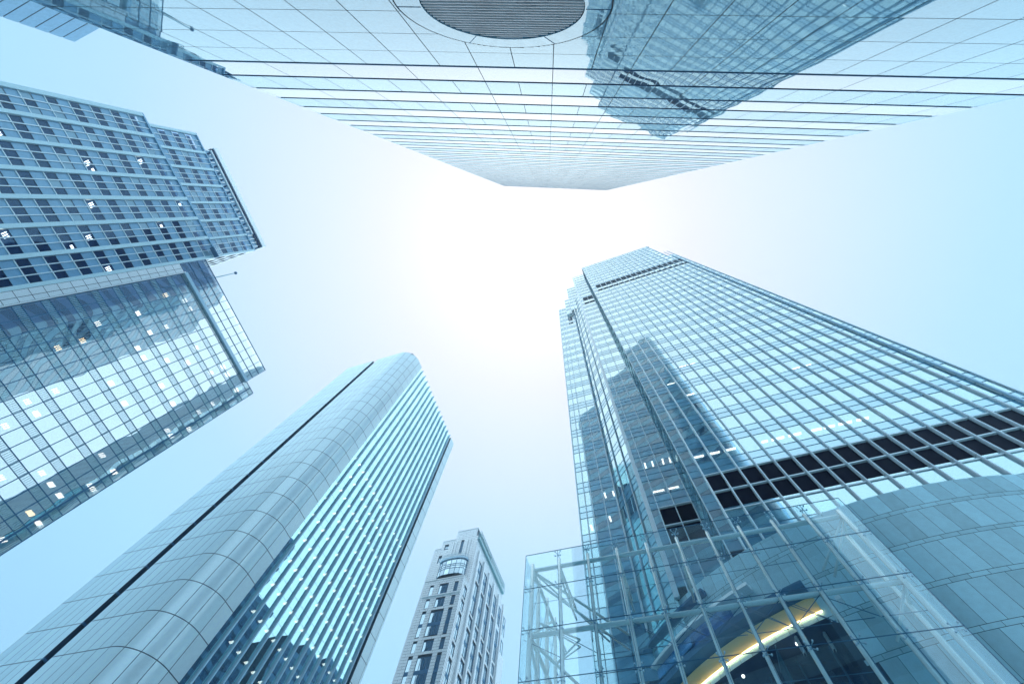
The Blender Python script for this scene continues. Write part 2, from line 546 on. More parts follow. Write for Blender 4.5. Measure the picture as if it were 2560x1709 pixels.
# ================================================================== rounded silver tower, lower left
def rounded_tower():
    s = 1.15
    fr = GRID
    root = thing('rounded_tower', 'silver panelled tower with a rounded corner, dark vertical groove and blue-green finned glazing', 'skyscraper', fr.P(-64, 48, -EYE))
    zs = [(22.69 + 3.47 * k) * s for k in range(-7, 23)]
    ztop = 99.9 * s
    zs = [z for z in zs if z < ztop - 1.0 * s and z > -EYE] + [ztop]
    zs = [-EYE] + zs
    nf, mg = 24.3 * s, -44.8 * s
    def path_pts(segs):
        return segs
    # profile pieces: each item = list of xy points (one panel wide)
    P2 = lambda a, b: fr.m * a + fr.n * b
    panels = []
    def straight(a0, b0, a1, b1, k):
        for i in range(k):
            t0, t1 = i / k, (i + 1) / k
            panels.append([P2(a0 + (a1 - a0) * t0, b0 + (b1 - b0) * t0), P2(a0 + (a1 - a0) * t1, b0 + (b1 - b0) * t1)])
    def arc(ca, cb, r, w0, w1, k, seg=6):
        for i in range(k):
            v0 = w0 + (w1 - w0) * i / k; v1 = w0 + (w1 - w0) * (i + 1) / k
            panels.append([P2(ca + r * math.cos(v0 + (v1 - v0) * j / seg), cb + r * math.sin(v0 + (v1 - v0) * j / seg)) for j in range(seg + 1)])
    # left small corner, left flat, groove, right flat, big round corner, return
    r1 = 1.2 * s
    arc(-65.0 * s, nf + r1, r1, math.pi, 1.5 * math.pi, 1)
    straight(-65.0 * s, nf, -57.15 * s, nf, 6)
    gap_i = len(panels)
    straight(-55.85 * s, nf, -48.8 * s, nf, 5)
    arc(-48.8 * s, 28.3 * s, 4.0 * s, -math.pi / 2, 0, 4)
    straight(mg, 28.3 * s, mg, 30.0 * s, 1)
    def clad(plist, name):
        mb = MB()
        for pts in plist:
            ln = sum((pts[i + 1] - pts[i]).length for i in range(len(pts) - 1))
            g = 0.035
            P = list(pts)
            P[0] = pts[0] + (pts[1] - pts[0]).normalized() * g
            P[-1] = pts[-1] + (pts[-2] - pts[-1]).normalized() * g
            for z0, z1 in zip(zs[:-1], zs[1:]):
                k = len(mb.v)
                for p in P:
                    mb.v += [Vector((p.x, p.y, z0 + 0.045 + EYE)), Vector((p.x, p.y, z1 - 0.045 + EYE))]
                for i in range(len(P) - 1):
                    mb.f.append((k + 2 * i, k + 2 * i + 2, k + 2 * i + 3, k + 2 * i + 1))
        return mb.build(name, 'alu_panel', root, smooth=True)
    clad(panels[:gap_i], 'cladding')
    clad(panels[gap_i:gap_i + 5], 'cladding')
    clad(panels[gap_i + 5:], 'corner_cladding')
    # end pier on the right
    tail = len(panels)
    straight(mg, 52.75 * s, mg, 54.6 * s, 1)
    arc(-46.0 * s, 54.6 * s, 1.2 * s, 0, math.pi / 2, 2, 4)
    clad(panels[tail:], 'end_cladding')
    # dark backing behind the joints
    ring = [p for pts in panels[:gap_i] for p in pts] + [P2(-57.15 * s, nf + 1.4 * s), P2(-55.85 * s, nf + 1.4 * s)] + [p for pts in panels[gap_i:tail] for p in pts] \
        + [P2(mg - 2.6, 30.0 * s), P2(mg - 2.6, 52.75 * s)] + [p for pts in panels[tail:] for p in pts] + [P2(-66.2 * s, 55.8 * s)]
    c = sum(ring, Vector((0, 0, 0))) / len(ring)
    ring2 = [c + (p - c) * 0.9965 for p in ring]
    b = MB(); b.prism(ring2, -EYE, ztop - 0.25); b.build('core_wall', 'joint_dark', root)
    b = MB(); b.box(fr, -66 * s, -45.6 * s, 25.4 * s, 54.8 * s, ztop - 0.2, ztop + 0.05); b.build('roof', 'concrete_roof', root)
    # groove lining
    b = MB()
    b.box(fr, -57.15 * s, -55.85 * s, nf + 0.55 * s, nf + 0.65 * s, -EYE, ztop)
    b.build('groove', 'groove_blue', root)
    gb = []
    for z in zs[1:-1]:
        gb.append(one(lambda q: q.box(fr, -57.12 * s, -56.9 * s, nf - 0.02, nf + 0.5, z - 0.09, z + 0.09)))
    parts(gb, 'groove_bracket', 'mullion_dark', root)
    # glazing between round fins
    fc = face_m(fr, mg, 1)
    fins = [(31.07 + 1.601 * k) * s for k in range(14)]
    edges = [30.0 * s] + fins + [52.75 * s]
    win, spa = [], []
    for z0, z1 in zip(zs[:-1], zs[1:]):
        zm = z0 + (z1 - z0) * 0.64
        for u0, u1 in zip(edges[:-1], edges[1:]):
            win.append(pane(fc, u0 + 0.02, u1 - 0.02, z0 + 0.02, zm - 0.015, -0.30))
            spa.append(pane(fc, u0 + 0.02, u1 - 0.02, zm + 0.015, z1 - 0.02, -0.30))
    parts(win, 'window', 'teal_glass', root)
    parts(spa, 'spandrel', 'teal_glass', root)
    fin = []
    for u in fins:
        mb = MB()
        w, dep = 0.11, 0.28
        for z0, z1 in zip(zs[:-1], zs[1:]):
            a, c_ = z0 + 0.012, z1 - 0.012
            k = len(mb.v)
            prof = [(-w, -0.3), (-w, dep - w)] + [(-w * math.cos(x), dep - w + w * math.sin(x)) for x in [math.pi * i / 6 for i in range(1, 6)]] + [(w, dep - w), (w, -0.3)]
            n = len(prof)
            for zz in (a, c_):
                mb.v += [fc.P(u + p, o - 0.1, zz) for p, o in prof]
            for i in range(n - 1):
                mb.f.append((k + i, k + n + i, k + n + i + 1, k + i + 1))
        fin.append(mb.build('fin', 'alu_fin', root))
    # rooms and ceiling lights
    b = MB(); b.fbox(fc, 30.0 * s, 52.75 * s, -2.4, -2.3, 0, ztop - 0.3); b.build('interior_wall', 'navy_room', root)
    lights = []
    rnd = random.Random(3)
    for k, z in enumerate([(41.78 + 3.47 * j) * s for j in range(-4, 6)]):
        for i, (u0, u1) in enumerate(zip(edges[:-1], edges[1:])):
            if i == 0 and k < 4: continue
            if rnd.random() < (0.06 if k < 7 else 0.2): continue
            uu = (u0 + (u1 - u0) * 0.58) * 1.023
            lights.append(bar(fc, uu, uu + 0.40, -1.55, -0.85, z * 1.023, z * 1.023 + 0.06))
    parts(lights, 'ceiling_light', 'lamp_white', root)
rounded_tower()

# ================================================================== tall glass skyscraper, right
def skyscraper():
    fr = Frame(0.3368)
    D1, D2, D3 = 29.1, 31.8, 35.05
    root = thing('glass_skyscraper', 'tall pale glass skyscraper with vertical fins and black louvre bands, right of centre', 'skyscraper', fr.P(20, 45, -EYE))
    F1, F2, F3 = face_n(fr, D1), face_n(fr, D2), face_n(fr, D3)
    FL = 4.43
    base0 = 34.65 - FL * 7
    floors = [base0 + FL * k for k in range(0, 40)]
    win, spa, trs, lou, louw = [], [], [], [], []
    def bays(fc, us, ztop, top_louver=None, low_louver=True, lit=False, zbot=0.0, edge_u=None):
        for k, zb in enumerate(floors):
            z0, z1 = zb, zb + FL
            if z0 > ztop - 0.5 or z1 < zbot: continue
            z1 = min(z1, ztop)
            low = low_louver and 29.9 < z0 + 0.8 < 34.0
            strip = top_louver is not None and abs(z0 - 127.7) < 1.0
            strip2 = top_louver is not None and abs(z0 + FL - 127.7) < 1.0
            for i, (u0, u1) in enumerate(zip(us[:-1], us[1:])):
                a, c = u0 + 0.03, u1 - 0.03
                if low and (low_louver is True or low_louver[0] <= i < low_louver[1]):
                    lou.append(pane(fc, a, c, 29.95, 32.2, -0.12)); lou.append(pane(fc, a, c, 32.32, 34.6, -0.12))
                    continue
                if strip and (top_louver[0] <= i < top_louver[1]):
                    lou.append(pane(fc, a, c, 127.75, 129.85, -0.03)); lou.append(pane(fc, a, c, 129.95, 132.05, -0.03))
                    continue
                if z1 > z0 + 2.3: win.append(pane(fc, a, c, z0 + 2.0, z1 - 0.03))
                lst = lou if (strip2 and top_louver[0] <= i < top_louver[1]) else spa
                lst.append(pane(fc, a, c, z0 + 0.03, z0 + 0.94, 0.005))
                lst.append(pane(fc, a, c, z0 + 1.0, min(z0 + 1.94, z1), 0.005))
            for zz in (z0, z0 + 0.97, z0 + 1.97):
                if low and low_louver is not False and low_louver[1] > low_louver[0] + 1 and low_louver[0] < 5: continue
                if zbot < zz < ztop:
                    trs.append(bar(fc, us[0], us[-1], -0.02, 0.035, zz - 0.028, zz + 0.028))
    # main front
    u_main = [5.45] + [6.66 + 1.6195 * k for k in range(17)] + [33.75, 34.8]
    top = 172.6
    bays(F1, u_main[:18], top, top_louver=(1, 17), zbot=27, low_louver=(1, 17))
    bays(F1, u_main[17:], 142.0, top_louver=(0, 1), zbot=27, low_louver=(9, 9))
    # second bay, chamfer, third bay
    u2 = [0.85, 1.66, 3.30, 4.95, 5.5]
    bays(F2, u2, 172.6, top_louver=(1, 3), low_louver=(1, 3), zbot=27)
    u3 = [-7.18, -6.3, -5.46, -4.0, -2.4]
    bays(F3, u3, 139.4, top_louver=None, low_louver=False, zbot=25)
    pa, pb = fr.m * -2.4 + fr.n * D3, fr.m * 0.85 + fr.n * D2
    t_ = (pb - pa); L = t_.length; t_.normalize()
    FCH = Face(pa, t_, Vector((t_.y, -t_.x, 0)))
    bays(FCH, [0, 1.35, 3.0, L - 0.25], 139.4, low_louver=False, zbot=25)
    # flank of the main front, seen beside the second bay
    FS = Face(fr.m * 5.4 + fr.n * D1, fr.n, -fr.m)
    bays(FS, [0.15, 1.4, D2 - D1], top, low_louver=False, zbot=18)
    # set-back blocks behind the third bay
    FB = face_n(fr, 33.4); bays(FB, [-2.9, -1.6, -0.3, 0.8], 163.5, low_louver=False, zbot=130)
    FB2 = face_n(fr, 34.4); bays(FB2, [-4.6, -3.4, -2.9], 148.0, low_louver=False, zbot=130)
    # third bay louvres
    for z0, z1 in ((121.8, 123.4), (123.5, 125.4), (118.3, 119.6)):
        lou.append(pane(F3, -4.5, -3.2, z0, z1, 0.02))
    parts(win, 'window', 'pale_glass', root)
    parts(spa, 'spandrel', 'pale_spandrel', root)
    parts(lou, 'louver_panel', 'louver_black', root)
    parts(trs, 'transom', 'mullion_blue', root)
    # white louvre-level transoms
    wt = [bar(F1, 6.66, 32.57, -0.12, 0.09, z - 0.06, z + 0.06) for z in (29.88, 32.26, 34.66)] + [bar(F2, 1.66, 4.95, -0.12, 0.09, z - 0.07, z + 0.07) for z in (29.88, 32.26, 34.68)]
    parts(wt, 'louver_rail', 'mullion', root)
    # vertical fins
    for k in range(17):
        u = u_main[k + 1]
        dep = 0.27
        mb = MB()
        zz = 18.0
        cuts = [z for z in floors if 18 < z < top] + [top]
        w = 0.075
        for z1 in cuts:
            kk = len(mb.v)
            prof = [(-w, -0.1), (-w, dep - w)] + [(-w * math.cos(x), dep - w + w * math.sin(x)) for x in [math.pi * i / 4 for i in range(1, 4)]] + [(w, dep - w), (w, -0.1)]
            n = len(prof)
            for z_ in (zz + 0.01, z1 - 0.01):
                mb.v += [F1.P(u + p, o, z_) for p, o in prof]
            for i in range(n - 1):
                mb.f.append((kk + i, kk + n + i, kk + n + i + 1, kk + i + 1))
            zz = z1
        mb.build('fin', 'mullion', root)
    for fc, us, zt in ((F2, u2[:4], 172.6), (F3, u3, 139.4), (FCH, [0, 1.35, 3.0, L - 0.25], 139.4), (F1, [5.45, 33.75, 34.8], 150.0), (FB, [-2.9, -1.6, -0.3], 163.5), (FB2, [-4.6, -3.4], 148.0)):
        for u in us:
            bar(fc, u - 0.05, u + 0.05, -0.05, 0.16, 25 if zt not in (163.5, 148.0) else 130, zt).build('mullion', 'mullion', root)
    # pale corner strip beside the chamfer, edge pipe at the right
    bar(F2, 0.45, 0.85, -0.3, 0.06, 25, 172.6).build('corner_strip', 'pale_metal', root)
    b = MB(); b.tube(F1.P(33.75, 0.22, 18), F1.P(33.75, 0.22, 141), 0.13); b.build('riser_pipe', 'alu_fin', root)
    # bodies behind the glass
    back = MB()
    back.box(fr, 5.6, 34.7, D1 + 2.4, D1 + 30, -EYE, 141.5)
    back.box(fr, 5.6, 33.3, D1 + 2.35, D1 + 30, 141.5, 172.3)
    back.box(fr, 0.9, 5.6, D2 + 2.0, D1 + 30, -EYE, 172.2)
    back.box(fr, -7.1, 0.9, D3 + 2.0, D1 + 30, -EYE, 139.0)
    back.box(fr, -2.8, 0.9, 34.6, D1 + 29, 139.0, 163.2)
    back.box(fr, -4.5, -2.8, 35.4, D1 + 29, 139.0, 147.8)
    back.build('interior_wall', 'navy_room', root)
    side = MB()
    side.box(fr, 34.8, 34.9, D1 + 0.02, D1 + 30, -EYE, 142)
    side.box(fr, -7.3, -7.2, D3 + 0.02, D1 + 30, -EYE, 139.3)
    side.build('side_wall', 'pale_spandrel', root)
    for a, c_, e, z in ((5.4, 33.5, D1, 172.4), (-7.2, 5.4, D3, 139.1)):
        rf = MB(); rf.box(fr, a, c_, e + 0.1, D1 + 30, z, z + 0.3); rf.build('roof', 'concrete_roof', root)
    # ceilings and lit rows
    cel = MB(); 
    zc = 39.75
    cel.fbox(F1, 6.7, 32.5, -2.3, -0.2, zc, zc + 0.06)
    for z in (43.9 - 0.2,): cel.fbox(F2, 0.9, 5.3, -1.9, -0.2, z, z + 0.06)
    cel.build('ceiling', 'navy_room', root)
    li = []
    u = 7.0
    rnd = random.Random(5)
    for u0, u1 in ((7.02, 8.12), (8.6, 9.81), (10.26, 11.47), (14.15, 14.75), (15.15, 16.39), (16.83, 18.06), (19.1, 20.05), (20.3, 21.31), (21.7, 22.93), (23.4, 24.5)):
        li.append(bar(F1, u0, u1, -1.5, -1.25, 39.42, 39.5))
    for u0, u1, z in ((1.73, 3.03, 38.5), (3.46, 4.63, 38.5)):
        li.append(bar(F2, u0, u1, -1.3, -1.1, z, z + 0.08))
    for u0 in (1.9, 2.8, 4.05, 4.9):
        li.append(bar(F2, u0, u0 + 0.2, -1.6, -0.8, 43.3, 43.38))
    for u0, z in ((-4.0, 43.85), (-2.9, 43.85), (-3.95, 39.7), (-6.3, 38.95)):
        li.append(bar(F3, u0, u0 + 0.22, -1.8, -1.0, z, z + 0.08))
    for u0, z, w in ((21.5, 61.0, 1.0), (22.9, 61.0, 0.9), (25.6, 61.1, 0.9), (24.0, 52.3, 1.0), (25.4, 52.3, 1.0), (12.0, 61.5, 1.2), (13.4, 61.5, 1.2), (10.4, 52.6, 1.1), (9.0, 57.0, 1.1), (28.3, 70.0, 0.9), (15.0, 74.5, 1.0)):
        li.append(bar(F1, u0, u0 + w, -1.4, -1.2, z, z + 0.07))
    parts(li, 'ceiling_light', 'lamp_white', root)
skyscraper()

# ================================================================== office tower with white piers, left
DE = 66.0
def office_tower():
    fr = GRID
    k = DE
    root = thing('office_tower', 'blue office tower with white vertical piers and chequered windows, stepped roof, at the left', 'office tower', fr.P(-95, -25, -EYE))
    F1 = face_m(fr, -k, 1)
    rnd = random.Random(11)
    piers = [(-.5765, -.567), (-.519, -.511), (-.4605, -.453), (-.403, -.395), (-.3455, -.337), (-.288, -.2795), (-.2295, -.221), (-.172, -.164)]
    win, spa, tr, li, blind = [], [], [], [], []
    fz = [.889 + .0474 * i for i in range(-9, 6)]
    ztop = 1.169
    def block(fc, piers, fz, ztop, kk, light=0.07):
        for (a0, a1), (b0, b1) in zip(piers[:-1], piers[1:]):
            us = [a1 * kk + (b0 - a1) * kk * i / 3 for i in range(4)]
            for z in fz:
                z0, zm, z1 = z * kk, (z + .0222) * kk, min((z + .0474) * kk, ztop * kk)
                if z0 > ztop * kk - 0.8: continue
                for c in range(3):
                    u0, u1 = us[c] + 0.06, us[c + 1] - 0.06
                    (blind if rnd.random() < 0.13 else win).append(pane(fc, u0, u1, z0 + 0.08, min(zm, ztop * kk) - 0.06, -0.09))
                    if z1 > zm + .3: spa.append(pane(fc, u0, u1, zm + 0.05, z1 - 0.05, -0.06))
                    if rnd.random() < light and project(fc.P(u0, 0, z0)) is not None:
                        st = rnd.random()
                        if st < 0.5:
                            for q in range(3):
                                li.append(bar(fc, u0 + 0.15 + .28 * q, u0 + 0.27 + .28 * q, -1.35, -0.5, zm + 0.0, zm + 0.06))
                        else:
                            li.append(bar(fc, u0 + 0.3, u0 + 0.8, -0.9, -0.5, zm, zm + 0.06))
                tr.append(bar(fc, us[0], us[3], -0.04, 0.05, z0 - 0.06, z0 + 0.06))
            for u in us[1:3]:
                bar(fc, u - 0.06, u + 0.06, -0.1, 0.10, 0.2 * kk, ztop * kk).build('mullion', 'mullion', root)
    block(F1, piers, fz, ztop, k)
    for a, b in piers:
        bar(F1, a * k, b * k, -0.3, 0.28, -EYE, ztop * k).build('pier', 'pier_metal', root)
    bar(F1, -.5765 * k, -.164 * k, -0.3, 0.22, ztop * k, 1.174 * k).build('parapet', 'spandrel_textured', root)
    # second, set-back block
    k2 = k * 1.07
    F2 = face_m(fr, -k2, 1)
    p2 = [(-.549, -.542), (-.492, -.485), (-.439, -.432), (-.387, -.380), (-.333, -.327), (-.279, -.272), (-.225, -.219), (-.172, -.166)]
    block(F2, p2, [1.1488 + .0466 * i for i in range(-1, 4)], 1.332, k2, 0.05)
    for a, b in p2:
        bar(F2, a * k2, b * k2, -0.3, 0.28, 1.05 * k2, 1.332 * k2).build('pier', 'pier_metal', root)
    bar(F2, -.549 * k2, -.166 * k2, -0.3, 0.22, 1.332 * k2, 1.336 * k2).build('parapet', 'spandrel_textured', root)
    # roof enclosure with an overhanging rim
    k3 = k * 1.10
    F3 = face_m(fr, -k3, 1)
    b = MB(); b.fbox(F3, -.505 * k3, -.178 * k3, -6, -0.6, 1.25 * k3, 1.372 * k3); b.build('roof_enclosure', 'spandrel_textured', root)
    for i in range(26):
        u = (-.503 + .0128 * i) * k3
        bar(F3, u, u + 0.22, -0.6, -0.35, 1.338 * k3, 1.370 * k3).build('rib', 'pale_metal', root)
    b = MB(); b.fbox(F3, -.508 * k3, -.176 * k3, -6, -0.2, 1.372 * k3, 1.382 * k3); b.build('shadow_gap', 'navy_room', root)
    b = MB(); b.fbox(F3, -.510 * k3, -.174 * k3, -6, 0.12, 1.382 * k3, 1.400 * k3)
    b.build('roof_rim', 'pale_metal', root)
    b = MB(); b.tube(F3.P(-.495 * k3, 0.7, 1.350 * k3), F3.P(-.22 * k3, 0.7, 1.350 * k3), 0.28)
    b.build('rail', 'pale_metal', root)
    parts([one(lambda q, u=u: q.fbox(F3, u, u + 0.35, -0.6, 0.75, 1.343 * k3, 1.348 * k3)) for u in [(-.49 + .021 * i) * k3 for i in range(13)]], 'rail_bracket', 'mullion_dark', root)
    # flank towards the glass block
    FS = Face(fr.n * (-.164 * k) + fr.m * (-k), -fr.m, fr.n)
    sw = []
    for r in range(3, 28):
        z = (.889 + .0474 * (r - 20)) * k
        for c in range(7):
            if z + 2 < 1.16 * k: sw.append(pane(FS, 1.0 + 2.6 * c, 2.6 + 2.6 * c, z, z + 1.9, 0.03))
    FS2 = Face(fr.n * (-.166 * k2) + fr.m * (-k2), -fr.m, fr.n)
    for r in range(6):
        z = (1.10 + .0466 * r) * k2
        for c in range(7):
            if z + 2 < 1.33 * k2: sw.append(pane(FS2, 1.0 + 2.6 * c, 2.6 + 2.6 * c, z, z + 1.9, 0.03))
    parts(sw, 'side_window', 'louver_black', root)
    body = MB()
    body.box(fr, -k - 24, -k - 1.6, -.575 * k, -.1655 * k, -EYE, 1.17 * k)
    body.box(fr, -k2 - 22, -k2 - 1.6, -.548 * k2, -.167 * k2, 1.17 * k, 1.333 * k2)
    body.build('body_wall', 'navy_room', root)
    skin = MB()
    skin.box(fr, -k - 24.05, -k - 0.05, -.1655 * k, -.1645 * k, -EYE, 1.172 * k)
    skin.box(fr, -k2 - 22, -k2 - 0.05, -.167 * k2, -.1662 * k2, 1.172 * k, 1.334 * k2)
    skin.box(fr, -k - 24.05, -k - 0.05, -.577 * k, -.5755 * k, -EYE, 1.172 * k)
    skin.build('flank_wall', 'pale_metal', root)
    parts(win, 'window', 'office_glass', root)
    parts(blind, 'window', 'blind_window', root)
    parts(spa, 'spandrel', 'spandrel_textured', root)
    parts(tr, 'transom', 'mullion', root)
    parts(li, 'ceiling_light', 'lamp_white', root)
office_tower()

def glass_block():
    fr = GRID
    k = DE
    root = thing('glass_office_block', 'mirror glass office block with a dark grid and ceiling lights, below the pier-clad tower', 'office building', fr.P(-90, 2, -EYE))
    F = face_m(fr, -k + 0.3, 1)
    us = [-.1355 + .0256 * i for i in range(15)] + [.2245, .242]
    zs = [.525 + .046 * i for i in range(-9, 12)]
    win, spa, li, rung = [], [], [], []
    rnd = random.Random(21)
    for z in zs:
        z1 = min(z + .046, 1.029)
        for i, (a, b) in enumerate(zip(us[:-1], us[1:])):
            u0, u1 = a * k, b * k
            win.append(pane(F, u0 + .03, u1 - .03, z * k + .03, (z1 - .0145) * k - .03))
            spa.append(pane(F, u0 + .03, u1 - .03, (z1 - .0145) * k + .03, z1 * k - .03))
            n = 7
            for q in range(n):
                uu = u0 + (u1 - u0) * (q + .5) / n
                rung.append((uu, (z1 - .0145) * k, z1 * k))
            # luminaires under the ceiling
            p = project(F.P(u0, 0, z * k))
            if p and p[0] > -40 and rnd.random() < 0.24:
                zc = (z1 - .0145) * k - .25
                warm = rnd.random() < 0.07
                uu = u0 + (u1 - u0) * .42
                solid = rnd.random() < 0.4
                for q in range(3):
                    li.append((bar(F, uu + .26 * q, uu + (.26 if solid else .13) + .26 * q, -2.2, -1.3, zc, zc + .06), warm))
        bar(F, us[0] * k, us[-1] * k, -.05, .05, z * k - .04, z * k + .04).build('transom', 'mullion_dark', root)
        bar(F, us[0] * k, us[-1] * k, -.05, .04, (z1 - .0145) * k - .03, (z1 - .0145) * k + .03).build('transom', 'mullion_dark', root)
    for u in us:
        bar(F, u * k - .05, u * k + .05, -.05, .07, 0, 1.029 * k).build('mullion', 'mullion_dark', root)
    parts(win, 'window', 'wave_glass', root)
    parts(spa, 'spandrel', 'wave_glass', root)
    rb = MB()
    for uu, a, b in rung: rb.fbox(F, uu - .035, uu + .035, .005, .03, a, b)
    rb.build('spandrel_grille', 'steel_green', root)
    parts([x for x, w in li if not w], 'ceiling_light', 'lamp_white', root)
    parts([x for x, w in li if w], 'ceiling_light', 'lamp_warm', root)
    bar(F, -.137 * k, .202 * k, -.1, .35, 1.024 * k, 1.034 * k).build('cornice_rail', 'alu_fin', root)
    # glazed parapet
    FP = face_m(fr, -k + 0.05, 1)
    pw = []
    pu = [-.164 + .0256 * i for i in range(14)] + [.19, .202]
    for z0, z1 in ((1.034, 1.062), (1.062, 1.090), (1.090, 1.122)):
        for a, b in zip(pu[:-1], pu[1:]):
            pw.append(pane(FP, a * k + .03, b * k - .03, z0 * k + .03, z1 * k - .03))
    parts(pw, 'parapet_pane', 'wave_glass', root)
    for u in pu: bar(FP, u * k - .04, u * k + .04, -.05, .06, 1.034 * k, 1.122 * k).build('parapet_mullion', 'mullion_dark', root)
    for z in (1.062, 1.090, 1.121): bar(FP, -.164 * k, .202 * k, -.05, .07, z * k - .05, z * k + .05).build('parapet_transom', 'mullion_dark', root)
    # pale side strip of panels
    sp = MB()
    for i in range(30):
        z0, z1 = (0.30 + .0243 * i) * k, (0.30 + .0243 * (i + 1)) * k
        for a, b in ((-.1635, -.150), (-.150, -.140)):
            sp.fquad(F, a * k + .03, b * k - .03, z0 + .03, z1 - .03, .02)
    sp.build('panel_strip', 'pale_metal', root)
    b = MB(); b.fbox(F, -.1395 * k, -.137 * k, -.05, .30, .2 * k, 1.03 * k); b.build('edge_strip', 'pale_metal', root)
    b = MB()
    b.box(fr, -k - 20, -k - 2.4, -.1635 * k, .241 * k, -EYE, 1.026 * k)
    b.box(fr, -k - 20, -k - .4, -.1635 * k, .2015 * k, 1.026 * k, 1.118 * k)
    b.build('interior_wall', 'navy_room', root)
    b = MB(); b.box(fr, -k - 2.4, -k + .2, -.1638 * k, -.137 * k, -EYE, 1.026 * k); b.build('strip_backing', 'joint_dark', root)
    b = MB(); b.box(fr, -k - 20, -k + .2, .2412 * k, .2424 * k, -EYE, 1.03 * k); b.build('end_wall', 'alu_fin', root)
glass_block()

def roof_mast():
    F = face_m(GRID, -DE - 0.6, 1)
    root = thing('roof_mast', 'thin grey mast with a round tip on the roof of the mirror glass block', 'mast', F.P(-.109 * DE, 0, 1.118 * DE))
    b = MB(); b.tube(F.P(-.109 * DE, 0, 1.118 * DE), F.P(-.109 * DE, 0, 1.213 * DE), .11, 8, .08); b.build('pole', 'steel_green', root)
    b = MB(); b.ball(F.P(-.109 * DE, 0, 1.217 * DE), .32); b.build('tip_ball', 'mullion_dark', root, smooth=True)
roof_mast()

